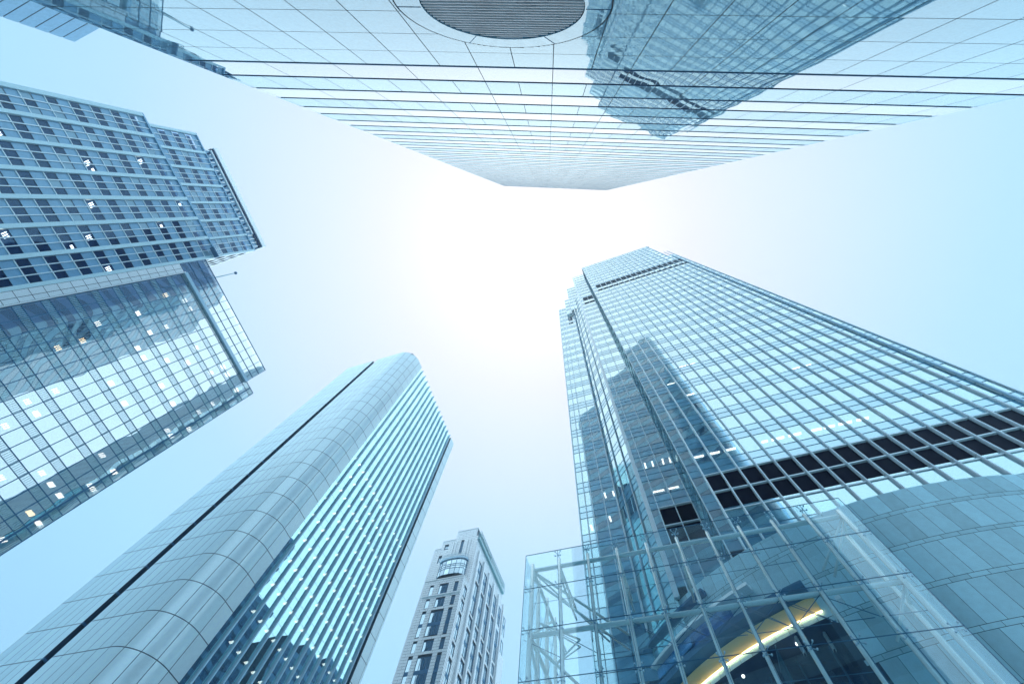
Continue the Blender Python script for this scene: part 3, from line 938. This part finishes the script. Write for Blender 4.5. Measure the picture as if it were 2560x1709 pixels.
# ================================================================== stone tower, bottom centre
def stone_tower():
    fr = GRID
    root = thing('stone_tower', 'pale stone tower with a bay window and green lattice on its roof edge, bottom centre', 'tower', fr.P(-58, 105, -EYE))
    N0, N1, MR = 90.0, 93.5, -51.95
    A, B = face_n(fr, N0), face_n(fr, N1)
    # coursed stone: block = lower front, tower = set-back upper front
    def courses(fc, u0, u1, z0, z1, holes, h=0.72, w=2.4):
        mb = MB()
        z = z0; r = 0
        while z < z1 - .05:
            c1 = min(z + h, z1)
            cuts = [(u0, u1)]
            for (a, b, c, d) in holes:
                if c < c1 - .01 and d > z + .01:
                    nxt = []
                    for (p, q) in cuts:
                        if b <= p or a >= q: nxt.append((p, q)); continue
                        if a > p: nxt.append((p, a))
                        if b < q: nxt.append((b, q))
                    cuts = nxt
            for p, q in cuts:
                x = p
                first = True
                while x < q - .02:
                    x1 = min(x + (w if not first or r % 2 else w / 2), q)
                    first = False
                    mb.fquad(fc, x + .02, x1 - .02, z + .025, c1 - .025)
                    x = x1
            z = c1; r += 1
        return mb
    def snap(z): return round(z / 0.36) * 0.36
    holesA = []
    rows = [(85.25, 82.57, 's'), (81.0, 78.7, 's'), (77.15, 70.9, 'd'), (69.4, 67.05, 's'), (65.6, 59.35, 'd'), (57.9, 55.5, 's'), (54.1, 47.9, 'd'), (46.4, 44.0, 's')]
    wins = []
    for zt, zb, kd in rows:
        for (a, b, n) in ((-62.05, -60.9, 1), ((-59.5 if kd == 'd' else -59.05), (-55.73 if kd == 'd' else -56.27), 4 if kd == 'd' else 3), (-54.35, -53.2, 1)):
            holesA.append((a, b, zb, zt)); wins.append((a, b, zb, zt, n, kd))
    courses(A, -64.35, MR, 0.0, 87.2, holesA).build('stone_wall', 'limestone', root)
    holesB = [(-63.6, -62.2, 102.5, 103.8), (-57.8, -56.8, 99.9, 104.4), (-64.7, -63.6, 97.2, 99.3), (-62.9, -53.9, 90.4, 96.3)]
    courses(B, -67.0, MR, 87.0, 102.8, holesB).build('stone_wall', 'limestone', root)
    courses(B, -64.8, MR, 102.8, 105.7, holesB).build('stone_wall', 'limestone', root)
    courses(B, -60.1, MR - .6, 105.7, 109.0, holesB).build('stone_wall', 'limestone', root)
    frames, glass = [], []
    for a, b, zb, zt, n, kd in wins:
        glass.append(pane(A, a, b, zb, zt, -.12))
        f = MB()
        for i in range(n + 1):
            u = a + (b - a) * i / n
            f.fbox(A, u - .05, u + .05, -.12, -.06, zb, zt)
        if kd == 'd':
            zm = zb + (zt - zb) * .47
            f.fbox(A, a, b, -.12, -.05, zm - .45, zm + .45)
        f.fbox(A, a, b, -.12, -.05, zt - .10, zt)
        frames.append(f)
    for i, (a, b, zb, zt) in enumerate(holesB[:3]):
        glass.append(pane(B, a, b, zb, zt, -.3))
        f = MB()
        n = 4 if i == 1 else 2
        for j in range(n + 1):
            u = a + (b - a) * j / n
            f.fbox(B, u - .05, u + .05, -.3, -.2, zb, zt)
        f.fbox(B, a, b, -.3, -.19, zt - .1, zt); f.fbox(B, a, b, -.3, -.19, zb, zb + .1)
        frames.append(f)
    for gq, f in zip(glass, frames):
        w = gq.build('window', 'stone_window', root)
        f.build('frame', 'mullion_dark', w)
    # window reveals: backing body keeps light out
    body = MB()
    body.box(fr, -64.3, MR - .35, N0 + .32, N1 + 22, -EYE, 87.15)
    body.box(fr, -66.9, MR - .35, N1 + .32, N1 + 22, 87.15, 102.7)
    body.box(fr, -64.7, MR - .4, N1 + .32, N1 + 22, 102.7, 105.6)
    body.box(fr, -60.0, MR - 1.0, N1 + .32, N1 + 14, 105.6, 108.9)
    body.build('core_wall', 'joint_dark', root)
    for c_ in ((-64.4, MR + .05, N0 - .12, N1 - .01, 87.2, 87.5), (-67.05, -64.8, N1 - .1, N1 + 20, 102.8, 103.0),
               (-64.85, -60.1, N1 - .1, N1 + 20, 105.7, 105.9), (-60.15, MR - .55, N1 - .1, N1 + 14, 109.0, 109.25)):
        cap = MB(); cap.box(fr, *c_); cap.build('coping', 'limestone', root)
    bar(A, -63.9, MR + .1, 0.0, .22, 82.0, 82.35).build('string_course', 'limestone', root)
    flank = MB(); flank.box(fr, -64.38, -64.33, N0, N1, -EYE, 87.2); flank.box(fr, -67.0, -66.92, N1, N1 + 22, -EYE, 102.8); flank.build('flank_wall', 'limestone', root)
    # bay window with balcony
    bay = []
    zb, zt = 90.4, 96.2
    prof = [(-63.0, 0), (-62.6, .9), (-61.6, 1.5), (-60.1, 1.75), (-58.4, 1.8), (-56.7, 1.75), (-55.2, 1.5), (-54.2, .9), (-53.8, 0)]
    gl = MB(); fm = MB()
    levels = [zb, zb + 2.1, zb + 2.9, zb + 3.6, zt - .4]
    for (a, o), (a2, o2) in zip(prof[:-1], prof[1:]):
        for z0, z1 in zip(levels[:-1], levels[1:]):
            gl.quad(B.P(a, o, z0), B.P(a2, o2, z0), B.P(a2, o2, z1), B.P(a, o, z1))
        for z in levels:
            fm.tube(B.P(a, o + .03, z), B.P(a2, o2 + .03, z), .06, 6)
    for a, o in prof: fm.tube(B.P(a, o + .03, zb), B.P(a, o + .03, zt - .4), .07, 6)
    bw = gl.build('bay_window', 'stone_window', root)
    fm.build('frame', 'mullion_dark', bw)
    def shelf(z0, z1, sc, off):
        return [ (B.p0 + B.t * (-58.4 + (a + 58.4) * sc) + B.o * (o * sc + off)) for a, o in prof] + [B.p0 + B.t * (-58.4 + 4.6 * sc) - B.o * .3, B.p0 + B.t * (-58.4 - 4.6 * sc) - B.o * .3]
    b = MB(); b.prism(shelf(0, 0, 1.06, .25), zt - .4, zt + .2); b.build('bay_cornice', 'alu_fin', root)
    bal = MB()
    sh = shelf(0, 0, 1.05, .2)[:9]
    for p, q in zip(sh[:-1], sh[1:]):
        for z in (zt + .5, zt + 1.35):
            bal.tube(Vector((p.x, p.y, z + EYE)), Vector((q.x, q.y, z + EYE)), .07, 6)
        for i in range(4):
            r0 = p.lerp(q, i / 4); r1 = p.lerp(q, (i + 1) / 4)
            bal.tube(Vector((r0.x, r0.y, zt + .35 + EYE)), Vector((r1.x, r1.y, zt + 1.35 + EYE)), .045, 5)
    bal.build('balcony_rail', 'pale_metal', root)
    # pilaster strips on the upper front
    for u in (-60.4, -59.4, -55.4, -54.4):
        bar(B, u - .18, u + .18, 0, .25, 97.2, 104.6).build('pilaster', 'limestone', root)
    # right flank: pilasters and tall window strips
    FR = face_m(fr, MR, 1)
    pil = [95.9 + 4.85 * i for i in range(6)]
    zt2 = 104.2
    us = [N0 + .0] + pil
    wl, fl = [], []
    st = MB()
    for i, u in enumerate(pil):
        u1 = u + 4.85
        hs = []
        wu0, wu1 = u + 1.25, u + 4.35
        for (z0, z1) in ((47.9, 54.1), (55.5, 57.9), (59.4, 65.6), (67.0, 69.4), (70.9, 77.15), (78.7, 81.0), (82.6, 91.5), (93.2, 99.3)):
            hs.append((wu0, wu1, z0, z1))
            wl.append((pane(FR, wu0, wu1, z0, z1, -.16), wu0, wu1, z0, z1))
        cm = courses(FR, u, min(u1, 119.5), 0, zt2, hs)
        kk = len(st.v); st.v += cm.v; st.f += [tuple(q + kk for q in f) for f in cm.f]
        bar(FR, u - .1, u + .75, 0.0, .55, 0, 101.5).build('pilaster', 'limestone', root)
    hs = []
    for (z0, z1) in ((55.5, 57.9), (59.4, 65.6), (67.0, 69.4), (70.9, 77.15), (78.7, 81.0), (82.6, 85.25)):
        hs.append((91.6, 93.6, z0, z1)); wl.append((pane(FR, 91.6, 93.6, z0, z1, -.16), 91.6, 93.6, z0, z1))
    cm = courses(FR, N0, N1, 0, 87.2, hs); kk = len(st.v); st.v += cm.v; st.f += [tuple(q + kk for q in f) for f in cm.f]
    cm = courses(FR, N1, 95.9, 0, zt2, [(91, N1 + .1, 0, 1)]); kk = len(st.v); st.v += cm.v; st.f += [tuple(q + kk for q in f) for f in cm.f]
    st.build('flank_stone', 'limestone', root)
    for gq, a, b_, z0, z1 in wl:
        w = gq.build('window', 'stone_window', root)
        f = MB()
        for q in range(3):
            u = a + (b_ - a) * q / 2
            f.fbox(FR, u - .06, u + .06, -.16, -.08, z0, z1)
        f.fbox(FR, a, b_, -.16, -.07, z1 - .12, z1)
        if z1 - z0 > 4:
            zm = (z0 + z1) / 2
            f.fbox(FR, a, b_, -.16, -.07, zm - .4, zm + .4)
        f.build('frame', 'mullion_dark', w)
    b = MB(); b.fbox(FR, N1 + .3, 119, -.3, .7, zt2 + .2, zt2 + 1.0); b.build('roof_ledge', 'steel_green', root)
    tr = MB()
    n = 22
    for i in range(n):
        a0 = N1 + .4 + (119 - N1 - .4) * i / n; a1 = N1 + .4 + (119 - N1 - .4) * (i + 1) / n
        for o in (.1, .8):
            zb_, zt_ = zt2 + 1.0, zt2 + 3.4
            tr.tube(FR.P(a0, o, zb_), FR.P(a0, o, zt_), .06, 5)
            tr.tube(FR.P(a0, o, zb_), FR.P(a1, o, zt_), .05, 5)
            tr.tube(FR.P(a1, o, zb_), FR.P(a0, o, zt_), .05, 5)
            tr.tube(FR.P(a0, o, zt_), FR.P(a1, o, zt_), .07, 5)
            tr.tube(FR.P(a0, o, (zb_ + zt_) / 2), FR.P(a1, o, (zb_ + zt_) / 2), .05, 5)
        tr.tube(FR.P(a0, .1, zt_), FR.P(a0, .8, zt_), .05, 5)
    tr.build('roof_lattice', 'steel_green', root)
    # lower wing at the far right
    b = MB(); b.box(fr, MR - 10, MR - .05, 119.6, 126, -EYE, 87.5); b.build('rear_wing', 'limestone', root)
stone_tower()

# ================================================================== slab behind the granite tower, top left corner
def corner_slab():
    fr = Frame(math.radians(19.0))
    s = 100.0
    root = thing('panelled_slab', 'pale panelled tower end peeping out behind the granite tower, top left corner', 'building', fr.P(-78, -80, -EYE))
    c = Vector((-1.0811, -0.3464, 0))
    a, b = c.dot(fr.m) * s, c.dot(fr.n) * s
    F = Face(fr.n * b, fr.m, fr.n)
    top = s
    body = MB(); body.box(fr, a + .1, a + 40, b - 20, b - .15, -EYE, top - .2); body.build('core_wall', 'joint_dark', root)
    z = top
    i = 0
    mats = ['pale_metal', 'spandrel_textured']
    spans = [(2.6, 0)] * 9 + [(7.5, 1), (.8, 0), (8.5, 1), (.8, 0), (8, 1), (2.6, 0), (2.6, 0), (9, 1), (2.6, 0), (9, 1), (9, 1), (9, 1)]
    for h, t in spans:
        m = MB()
        if t == 0:
            for q in range(3): m.fquad(F, a + 13 * q + .05, a + 13 * (q + 1) - .05, z - h + .1, z - .1)
            m.build('panel_band', 'spandrel_textured', root)
        else:
            m.fquad(F, a + .05, a + 3.4, z - h + .1, z - .1)
            m.build('panel_band', 'spandrel_textured', root)
            m = MB(); m.fquad(F, a + 3.5, a + 39, z - h + .1, z - .1); m.build('window_band', 'silver_glass', root)
        z -= h
corner_slab()

# ================================================================== tower seen only as a mirror image in the finned glazing
def rear_tower(name, label, cat, blocks):
    fr = GRID
    a, b0_, b1_, h_ = blocks[0]
    root = thing(name, label, cat, fr.P(a + 8, (b0_ + b1_) / 2, -EYE))
    for a0, b0, b1, h in blocks:
        b = MB(); b.box(fr, a0 + .3, a0 + 18, b0 + .3, b1 - .3, -EYE, h); b.build('core_wall', 'navy_room', root)
        F = Face(fr.m * a0, fr.n, -fr.m)
        gl, sp = MB(), MB()
        nb = max(2, round((b1 - b0) / 2.6)); w = (b1 - b0) / nb
        for i in range(int(h / 4.1)):
            z = h - 4.1 * (i + 1)
            for j in range(nb):
                u = b0 + w * j
                gl.fquad(F, u + .12, u + w - .12, z + .1, z + 2.5); sp.fquad(F, u + .05, u + w - .05, z + 2.6, z + 4.0)
        gl.build('glazing', 'office_glass', root); sp.build('spandrel', 'slate_panel', root)
rear_tower('rear_tower', 'dark blue stepped office tower mirrored in the finned glazing beside the rounded corner', 'office tower', [(0, 52, 72.5, 93), (1, 72.5, 80, 77), (2, 80, 85, 65)])
rear_tower('rear_block', 'lower dark office block mirrored at the foot of the finned glazing', 'office block', [(0, 88, 97, 76.5), (.5, 97, 108, 80), (0, 108, 120, 83.5)])

# ================================================================== curved stone drum and its golden entrance, bottom right
CX, CY, CR = 34.05, 42.5, 25.88
def drum_xy(phi, r): return Vector((CX + r * math.cos(phi), CY + r * math.sin(phi), 0))
def ring_mesh(phis, prof):
    """sweep a closed (r, z) profile round the drum axis"""
    b = MB(); n = len(prof)
    for p in phis:
        for r, z in prof:
            v = drum_xy(p, r); b.v.append(Vector((v.x, v.y, z + EYE)))
    for i in range(len(phis) - 1):
        for j in range(n):
            k = (j + 1) % n
            b.f.append((i * n + j, i * n + k, (i + 1) * n + k, (i + 1) * n + j))
    b.f.append(tuple(range(n - 1, -1, -1)))
    b.f.append(tuple((len(phis) - 1) * n + j for j in range(n)))
    return b
def steps(p0, p1, n): return [p0 + (p1 - p0) * i / n for i in range(n + 1)]
def jamb_phi(az, r=CR):
    d = Vector((math.cos(math.radians(az)), math.sin(math.radians(az)), 0)); c = Vector((CX, CY, 0))
    b = c.dot(d); t = b - math.sqrt(b * b - c.length_squared + r * r)
    p = d * t
    return math.atan2(p.y - CY, p.x - CX)
def stone_drum():
    root = thing('stone_drum', 'curved blue-grey stone building with narrow course bands and a golden entrance, bottom right', 'building', (CX, CY, 0))
    PJ = jamb_phi(53.55)
    pr, pl = math.radians(-58), math.radians(-168)
    step = 0.92 / CR
    lines = [25.0, 23.5, 23.2, 21.2, 20.92, 18.72, 18.44, 16.25, 15.97, 13.8, 13.52, 11.3, 11.02, 8.8, 8.5, 5.0, -EYE]
    st = MB()
    rnd = random.Random(2)
    for bi, (zt, zb) in enumerate(zip(lines[:-1], lines[1:])):
        narrow = zt - zb < .5
        off = 0.37 * bi
        p = pr - off * step
        first = True
        a = pr
        while a > pl + 1e-4:
            b = max(p, pl) if not first else max(p - step, pl)
            first = False
            p = b - step
            if not (zt <= 19.3 and b < PJ):
                aa = a
                ps = [aa - .01 / CR, (aa + b) / 2, b + .01 / CR]
                k = len(st.v)
                for q in ps:
                    v = drum_xy(q, CR)
                    st.v += [Vector((v.x, v.y, zb + .012 + EYE)), Vector((v.x, v.y, zt - .012 + EYE))]
                for i in range(2):
                    st.f.append((k + 2 * i, k + 2 * i + 1, k + 2 * i + 3, k + 2 * i + 2))
            a = b
    st.build('stone_cladding', 'drum_stone', root, smooth=True)
    b = ring_mesh(steps(pl, pr, 90), [(CR - .05, 19.4), (CR - .05, 24.95), (CR - 3.0, 24.95), (CR - 3.0, 19.4)]); b.build('backing_wall', 'joint_dark', root)
    b = ring_mesh(steps(PJ, pr, 60), [(CR - .05, -EYE), (CR - .05, 19.4), (CR - .9, 19.4), (CR - .9, -EYE)]); b.build('backing_wall', 'joint_dark', root)
    b = ring_mesh(steps(PJ + .002, PJ + .03, 2), [(CR - .06, -EYE), (CR - .06, 19.4), (CR - 3.2, 19.4), (CR - 3.2, -EYE)]); b.build('jamb', 'drum_stone', root)
    b = MB(); top = [drum_xy(p, CR - .1) for p in steps(pl, pr, 60)]; b.prism(top + [Vector((CX, CY, 0))], 24.6, 24.9); b.build('roof', 'concrete_roof', root)
    # lit golden cove over the entrance
    ph = steps(pl, PJ, 50)
    b = ring_mesh(ph, [(CR + .02, 19.15), (CR + .34, 19.82), (CR + .34, 19.90), (CR - .3, 19.90), (CR - .3, 19.15)]); b.build('golden_cove', 'gold', root, smooth=False)
    b = ring_mesh(ph, [(CR + .10, 19.06), (CR + .145, 19.11), (CR + .16, 19.08), (CR + .115, 19.03)]); b.build('cove_light', 'lamp_gold', root)
    b = ring_mesh(ph, [(CR + .02, 19.92), (CR + .75, 20.35), (CR + .75, 20.75), (CR + .02, 20.75)]); b.build('shaded_fascia', 'mullion_dark', root)  # navy ring: the recess shadow above the cove is put into its colour
    b = ring_mesh(steps(pl, PJ - .12, 40), [(CR + .02, 22.0), (CR + .62, 22.2), (CR + .62, 22.42), (CR + .02, 22.42)]); b.build('shelf_ring', 'pale_metal', root)
    b = ring_mesh(steps(pl, PJ - .2, 40), [(CR + .02, 21.3), (CR + .35, 21.4), (CR + .35, 21.98), (CR + .02, 21.98)]); b.build('glass_ring', 'office_glass', root)
    b = ring_mesh(steps(pl, PJ - .25, 40), [(CR + .02, 23.7), (CR + .55, 23.85), (CR + .55, 24.05), (CR + .02, 24.05)]); b.build('shelf_ring', 'mullion_dark', root)
    # dark glazed lobby front set back under the cove
    gl, ml = [], []
    ls = steps(pl, PJ, 14)
    for p, q in zip(ls[:-1], ls[1:]):
        for z0, z1 in ((-EYE, 4.5), (4.5, 8.2), (8.2, 11.9), (11.9, 15.6), (15.6, 19.1)):
            v, w = drum_xy(p, CR - 2.6), drum_xy(q, CR - 2.6)
            m = MB(); m.quad(Vector((v.x, v.y, z0 + .04 + EYE)), Vector((w.x, w.y, z0 + .04 + EYE)), Vector((w.x, w.y, z1 - .04 + EYE)), Vector((v.x, v.y, z1 - .04 + EYE)))
            gl.append(m)
        v = drum_xy(p, CR - 2.55)
        m = MB(); m.tube(Vector((v.x, v.y, 0)), Vector((v.x, v.y, 19.1 + EYE)), .06, 6); ml.append(m)
    parts(gl, 'lobby_window', 'office_glass', root)
    parts(ml, 'lobby_mullion', 'mullion_dark', root)
    b = ring_mesh(steps(pl, PJ, 30), [(CR - 5.5, -EYE), (CR - 5.5, 19.1), (CR - 5.8, 19.1), (CR - 5.8, -EYE)]); b.build('lobby_wall', 'navy_room', root)
    b = ring_mesh(steps(pl, PJ, 30), [(CR - 5.5, 19.0), (CR - .3, 19.0), (CR - .3, 19.1), (CR - 5.5, 19.1)]); b.build('lobby_ceiling', 'navy_room', root)
    dl = []
    for p, r in ((PJ - .10, CR - 1.2), (PJ - .27, CR - 1.2), (PJ - .44, CR - 1.3), (PJ - .60, CR - 1.2)):
        v = drum_xy(p, r); m = MB(); m.ball(Vector((v.x, v.y, 18.95 + EYE)), .10, 8); dl.append(m)
    parts(dl, 'downlight', 'lamp_white', root)
stone_drum()

def floodlight():
    p = drum_xy(jamb_phi(51.2), CR + .02)
    n = (p - Vector((CX, CY, 0))).normalized(); t = Vector((-n.y, n.x, 0))
    z = 19.1 + EYE
    root = thing('floodlight', 'small boxy floodlight on the curved stone wall beside the golden entrance', 'floodlight', p + Vector((0, 0, z)))
    def cub(c, a, b, h):
        m = MB(); m.hexa([c - t * a - n * b - Vector((0, 0, h)), c + t * a - n * b - Vector((0, 0, h)), c + t * a + n * b - Vector((0, 0, h * .4)), c - t * a + n * b - Vector((0, 0, h * .4)),
                          c - t * a - n * b + Vector((0, 0, h)), c + t * a - n * b + Vector((0, 0, h)), c + t * a + n * b + Vector((0, 0, h)), c - t * a + n * b + Vector((0, 0, h))]); return m
    cub(p + n * .35 + Vector((0, 0, z)), .16, .17, .16).build('housing', 'pale_metal', root)
    m = MB(); m.tube(p + Vector((0, 0, z)), p + n * .2 + Vector((0, 0, z)), .04, 6); m.build('bracket', 'mullion_dark', root)
floodlight()

# ================================================================== glass pavilion in front of the skyscraper
def pavilion():
    fr = Frame(0.319)
    d = 24.0
    root = thing('glass_pavilion', 'clear glass box pavilion with pale steel posts and spider fittings, lower right', 'pavilion', fr.P(2, 28, -EYE))
    F = face_n(fr, d)
    us = [x * d for x in (-.372, -.268, -.1775, -.088, .001, .0905, .179, .267, .3565, .4435, .545)]
    zs = [-EYE, 1.2, 4.1, 7.0, 9.5, 12.4, 15.33, 18.24, 21.15, 24.03]
    pn = []
    for a, b in zip(us[:-1], us[1:]):
        for z0, z1 in zip(zs[:-1], zs[1:]):
            pn.append(bar(F, a + .012, b - .012, 0, .03, z0 + .012, z1 - .012))
    depth = 9.4
    FL = Face(fr.m * us[0] + fr.n * d, fr.n, -fr.m)
    vs = [0, 2.0, 4.15, 6.3, 8.4]
    for a, b in zip(vs[:-1], vs[1:]):
        for z0, z1 in zip(zs[:-1], zs[1:]):
            pn.append(bar(FL, a + .02, b - .012, 0, .03, z0 + .012, z1 - .012))
    FRt = Face(fr.m * us[-1] + fr.n * d, fr.n, fr.m)
    for z0, z1 in zip(zs[:-1], zs[1:]):
        pn.append(bar(FRt, .04, 2.0, -.03, 0, z0 + .012, z1 - .012))
    parts(pn, 'pane', 'clear_glass', root, limit=100)
    # dark sealant lines
    jt = [bar(F, us[0], us[-1], -.012, .038, z - .011, z + .011) for z in zs[1:]] + [bar(F, u - .011, u + .011, -.010, .036, 0, zs[-1]) for u in us]
    parts(jt, 'glass_joint', 'mullion_dark', root)
    # posts
    ps = []
    for i, u in enumerate(us[1:-1]):
        m = MB(); m.tube(F.P(u, -.42, -EYE), F.P(u, -.42, 23.6), .115, 12); ps.append(m)
    m = MB(); m.tube(F.P(us[0] + .42, -.42, -EYE), F.P(us[0] + .42, -.42, 23.5), .16, 12); ps.append(m)
    m = MB(); m.tube(F.P(us[-1] - .42, -.42, -EYE), F.P(us[-1] - .42, -.42, 23.4), .16, 12); ps.append(m)
    m = MB(); m.tube(F.P(us[-1] - .5, -1.7, -EYE), F.P(us[-1] - .5, -1.7, 22.6), .15, 12); ps.append(m)
    for v in vs[1:]:
        m = MB(); m.tube(FL.P(v, -.42, -EYE), FL.P(v, -.42, 23.7), .14, 12); ps.append(m)
    parts(ps, 'post', 'steel_tube', root, smooth=True)
    bm = []
    def T(p, q, r, lst, n=10):
        m = MB(); m.tube(p, q, r, n); lst.append(m)
    T(F.P(us[0] + .42, -.55, 23.08), F.P(us[-1] - .42, -.55, 23.08), .15, bm)
    T(F.P(us[0] + .42, -.55, 18.24), F.P(us[-1] - .42, -.55, 18.24), .15, bm)
    T(F.P(us[0] + .42, -.55, 10.6), F.P(us[-1] - .42, -.55, 10.6), .15, bm)
    T(FL.P(.42, -.42, 23.1), FL.P(depth, -.42, 23.1), .13, bm)
    T(FL.P(.42, -.42, 18.24), FL.P(depth, -.42, 18.24), .13, bm)
    T(F.P(us[-1] - .42, -.55, 23.08), F.P(us[-1] - .5, -1.75, 22.5), .09, bm)
    T(F.P(us[-1] - .42, -.55, 18.24), F.P(us[-1] - .5, -1.75, 17.7), .09, bm)
    # roof trusses running back from the front
    for i in (1, 3, 5):
        u = us[i] 
        T(F.P(u, -.6, 23.05), F.P(u, -4.9, 23.05), .10, bm)
        T(F.P(u, -.6, 22.2), F.P(u, -4.9, 22.2), .08, bm)
        for j in range(4):
            T(F.P(u, -.6 - 1.07 * j, 22.2 if j % 2 else 23.05), F.P(u, -.6 - 1.07 * (j + 1), 23.05 if j % 2 else 22.2), .055, bm)
    parts(bm, 'beam', 'steel_tube', root, smooth=True)
    st = []
    c0 = F.P(us[0] + .42, -.55, 23.05)
    T(c0, F.P(us[0] + 5.8, -8.3, 23.0), .10, st)
    T(c0, F.P(us[0] + 4.2, -8.6, 22.9), .07, st)
    T(F.P(us[0] + .42, -.55, 22.4), F.P(us[0] + 5.6, -8.4, 22.0), .09, st)
    T(F.P(us[0] + .42, -.55, 18.0), F.P(us[0] + 3.3, -5.5, 17.2), .10, st)
    T(F.P(us[0] + .42, -.55, 17.9), F.P(us[0] + .5, -6.0, 14.0), .09, st)
    T(F.P(us[0] + .42, -.55, 18.3), F.P(us[0] + .5, -5.2, 22.6), .09, st)
    T(F.P(us[-1] - .42, -.55, 23.0), F.P(us[-2] - .8, -1.6, 20.4), .07, st)
    T(F.P(us[-1] - .42, -.7, 22.8), F.P(us[-2] - .3, -2.0, 20.2), .07, st)
    T(F.P(us[-1] - .42, -.55, 18.1), F.P(us[-2] + .2, -1.9, 16.2), .07, st)
    for (v0, v1, zz) in ((2.0, 6.3, 20.2), (2.0, 6.3, 16.0)):
        a, b = FL.P(v0, -.42, zz), FL.P(v1, -.42, zz); mid = (a + b) / 2 + fr.m * 2.4
        T(a, mid, .07, st); T(b, mid, .07, st); T(a, mid + Vector((0, 0, -.5)), .05, st); T(b, mid + Vector((0, 0, -.5)), .05, st)
    # kingposts under the second beam
    for i in range(1, 10):
        T(F.P(us[i], -.55, 18.2), F.P(us[i], -1.0, 16.9), .05, st)
    parts(st, 'strut', 'steel_tube', root, smooth=True)
    rd = []
    for i in range(0, 9):
        T(F.P(us[i + 1], -1.0, 16.9), F.P(us[min(i + 2, 10)] - .3, -1.0, 16.9), .022, rd, 5)
        T(F.P(us[i], -.6, 18.1), F.P(us[i + 1], -1.0, 16.9), .022, rd, 5)
    for i in (3, 4, 5, 6, 7):
        T(F.P(us[i], -.45, 18.2), F.P(us[i + 1], -1.0, 16.9), .022, rd, 5)
        T(F.P(us[i], -1.0, 16.9), F.P(us[i + 1], -.45, 18.2), .022, rd, 5)
    for z in (20.4, 14.2, 12.0):
        T(F.P(us[0] + .4, -.5, z), F.P(us[8], -.5, z), .018, rd, 5)
    for v0, v1 in zip(vs[:-1], vs[1:]):
        T(FL.P(v0 + .2, -.45, 18.2), FL.P(v1, -.45, 23.0), .02, rd, 5); T(FL.P(v0 + .2, -.45, 18.2), FL.P(v1, -.45, 12.4), .02, rd, 5)
    parts(rd, 'tie_rod', 'mullion_dark', root)
    # spider fittings at every pane corner
    sf = []
    def spider(fc, u, z):
        m = MB()
        c = fc.P(u, -.20, z)
        m.tube(fc.P(u, -.42, z), c, .035, 6)
        for du, dz in ((-.2, -.2), (.2, -.2), (-.2, .2), (.2, .2)):
            e = fc.P(u + du, -.03, z + dz)
            m.tube(c, e, .022, 5); m.tube(fc.P(u + du, -.05, z + dz), fc.P(u + du, .05, z + dz), .045, 8)
        return m
    for u in us[1:-1]:
        for z in zs[4:-1]: sf.append(spider(F, u, z))
        sf.append(spider(F, u, 23.75))
    for z in zs[4:-1]:
        sf.append(spider(F, us[0] + .3, z)); sf.append(spider(F, us[-1] - .3, z))
    parts(sf, 'spider_fitting', 'alu_fin', root)
pavilion()

def cradle():
    F = face_m(GRID, -DE, 1)
    u, z = -.160 * DE, 1.150 * DE
    root = thing('window_cleaning_cradle', 'small dark window cleaning cradle hanging at the edge of the pier-clad tower', 'cradle', F.P(u, 1.0, z))
    b = MB(); b.fbox(F, u - 2.2, u - .2, .45, 1.3, z, z + .25); b.build('platform', 'mullion_dark', root)
    r = MB()
    for i in range(6):
        uu = u - 2.2 + .4 * i
        for o in (.45, 1.3): r.tube(F.P(uu, o, z + .25), F.P(uu, o, z + 1.3), .06, 5)
    for o in (.45, 1.3):
        for zz in (.8, 1.3): r.tube(F.P(u - 2.2, o, z + zz), F.P(u - .2, o, z + zz), .06, 5)
    r.build('guard_rail', 'mullion', root)
cradle()

# ================================================================== city haze
def haze():
    m = bpy.data.materials.new('haze')
    m.use_nodes = True
    t = m.node_tree
    for n in list(t.nodes): t.nodes.remove(n)
    o = t.nodes.new('ShaderNodeOutputMaterial')
    v = t.nodes.new('ShaderNodeVolumePrincipled')
    v.inputs['Color'].default_value = (0.62, 0.86, 1.0, 1)
    v.inputs['Density'].default_value = 0.0009
    v.inputs['Anisotropy'].default_value = 0.55
    t.links.new(v.outputs[0], o.inputs['Volume'])
    MAT['haze'] = m
    b = MB()
    b.hexa([Vector(p) for p in ((-950, -950, -1), (950, -950, -1), (950, 950, -1), (-950, 950, -1), (-950, -950, 190), (950, -950, 190), (950, 950, 190), (-950, 950, 190))])
    h = b.build('haze', 'haze'); h['kind'] = 'stuff'
haze()
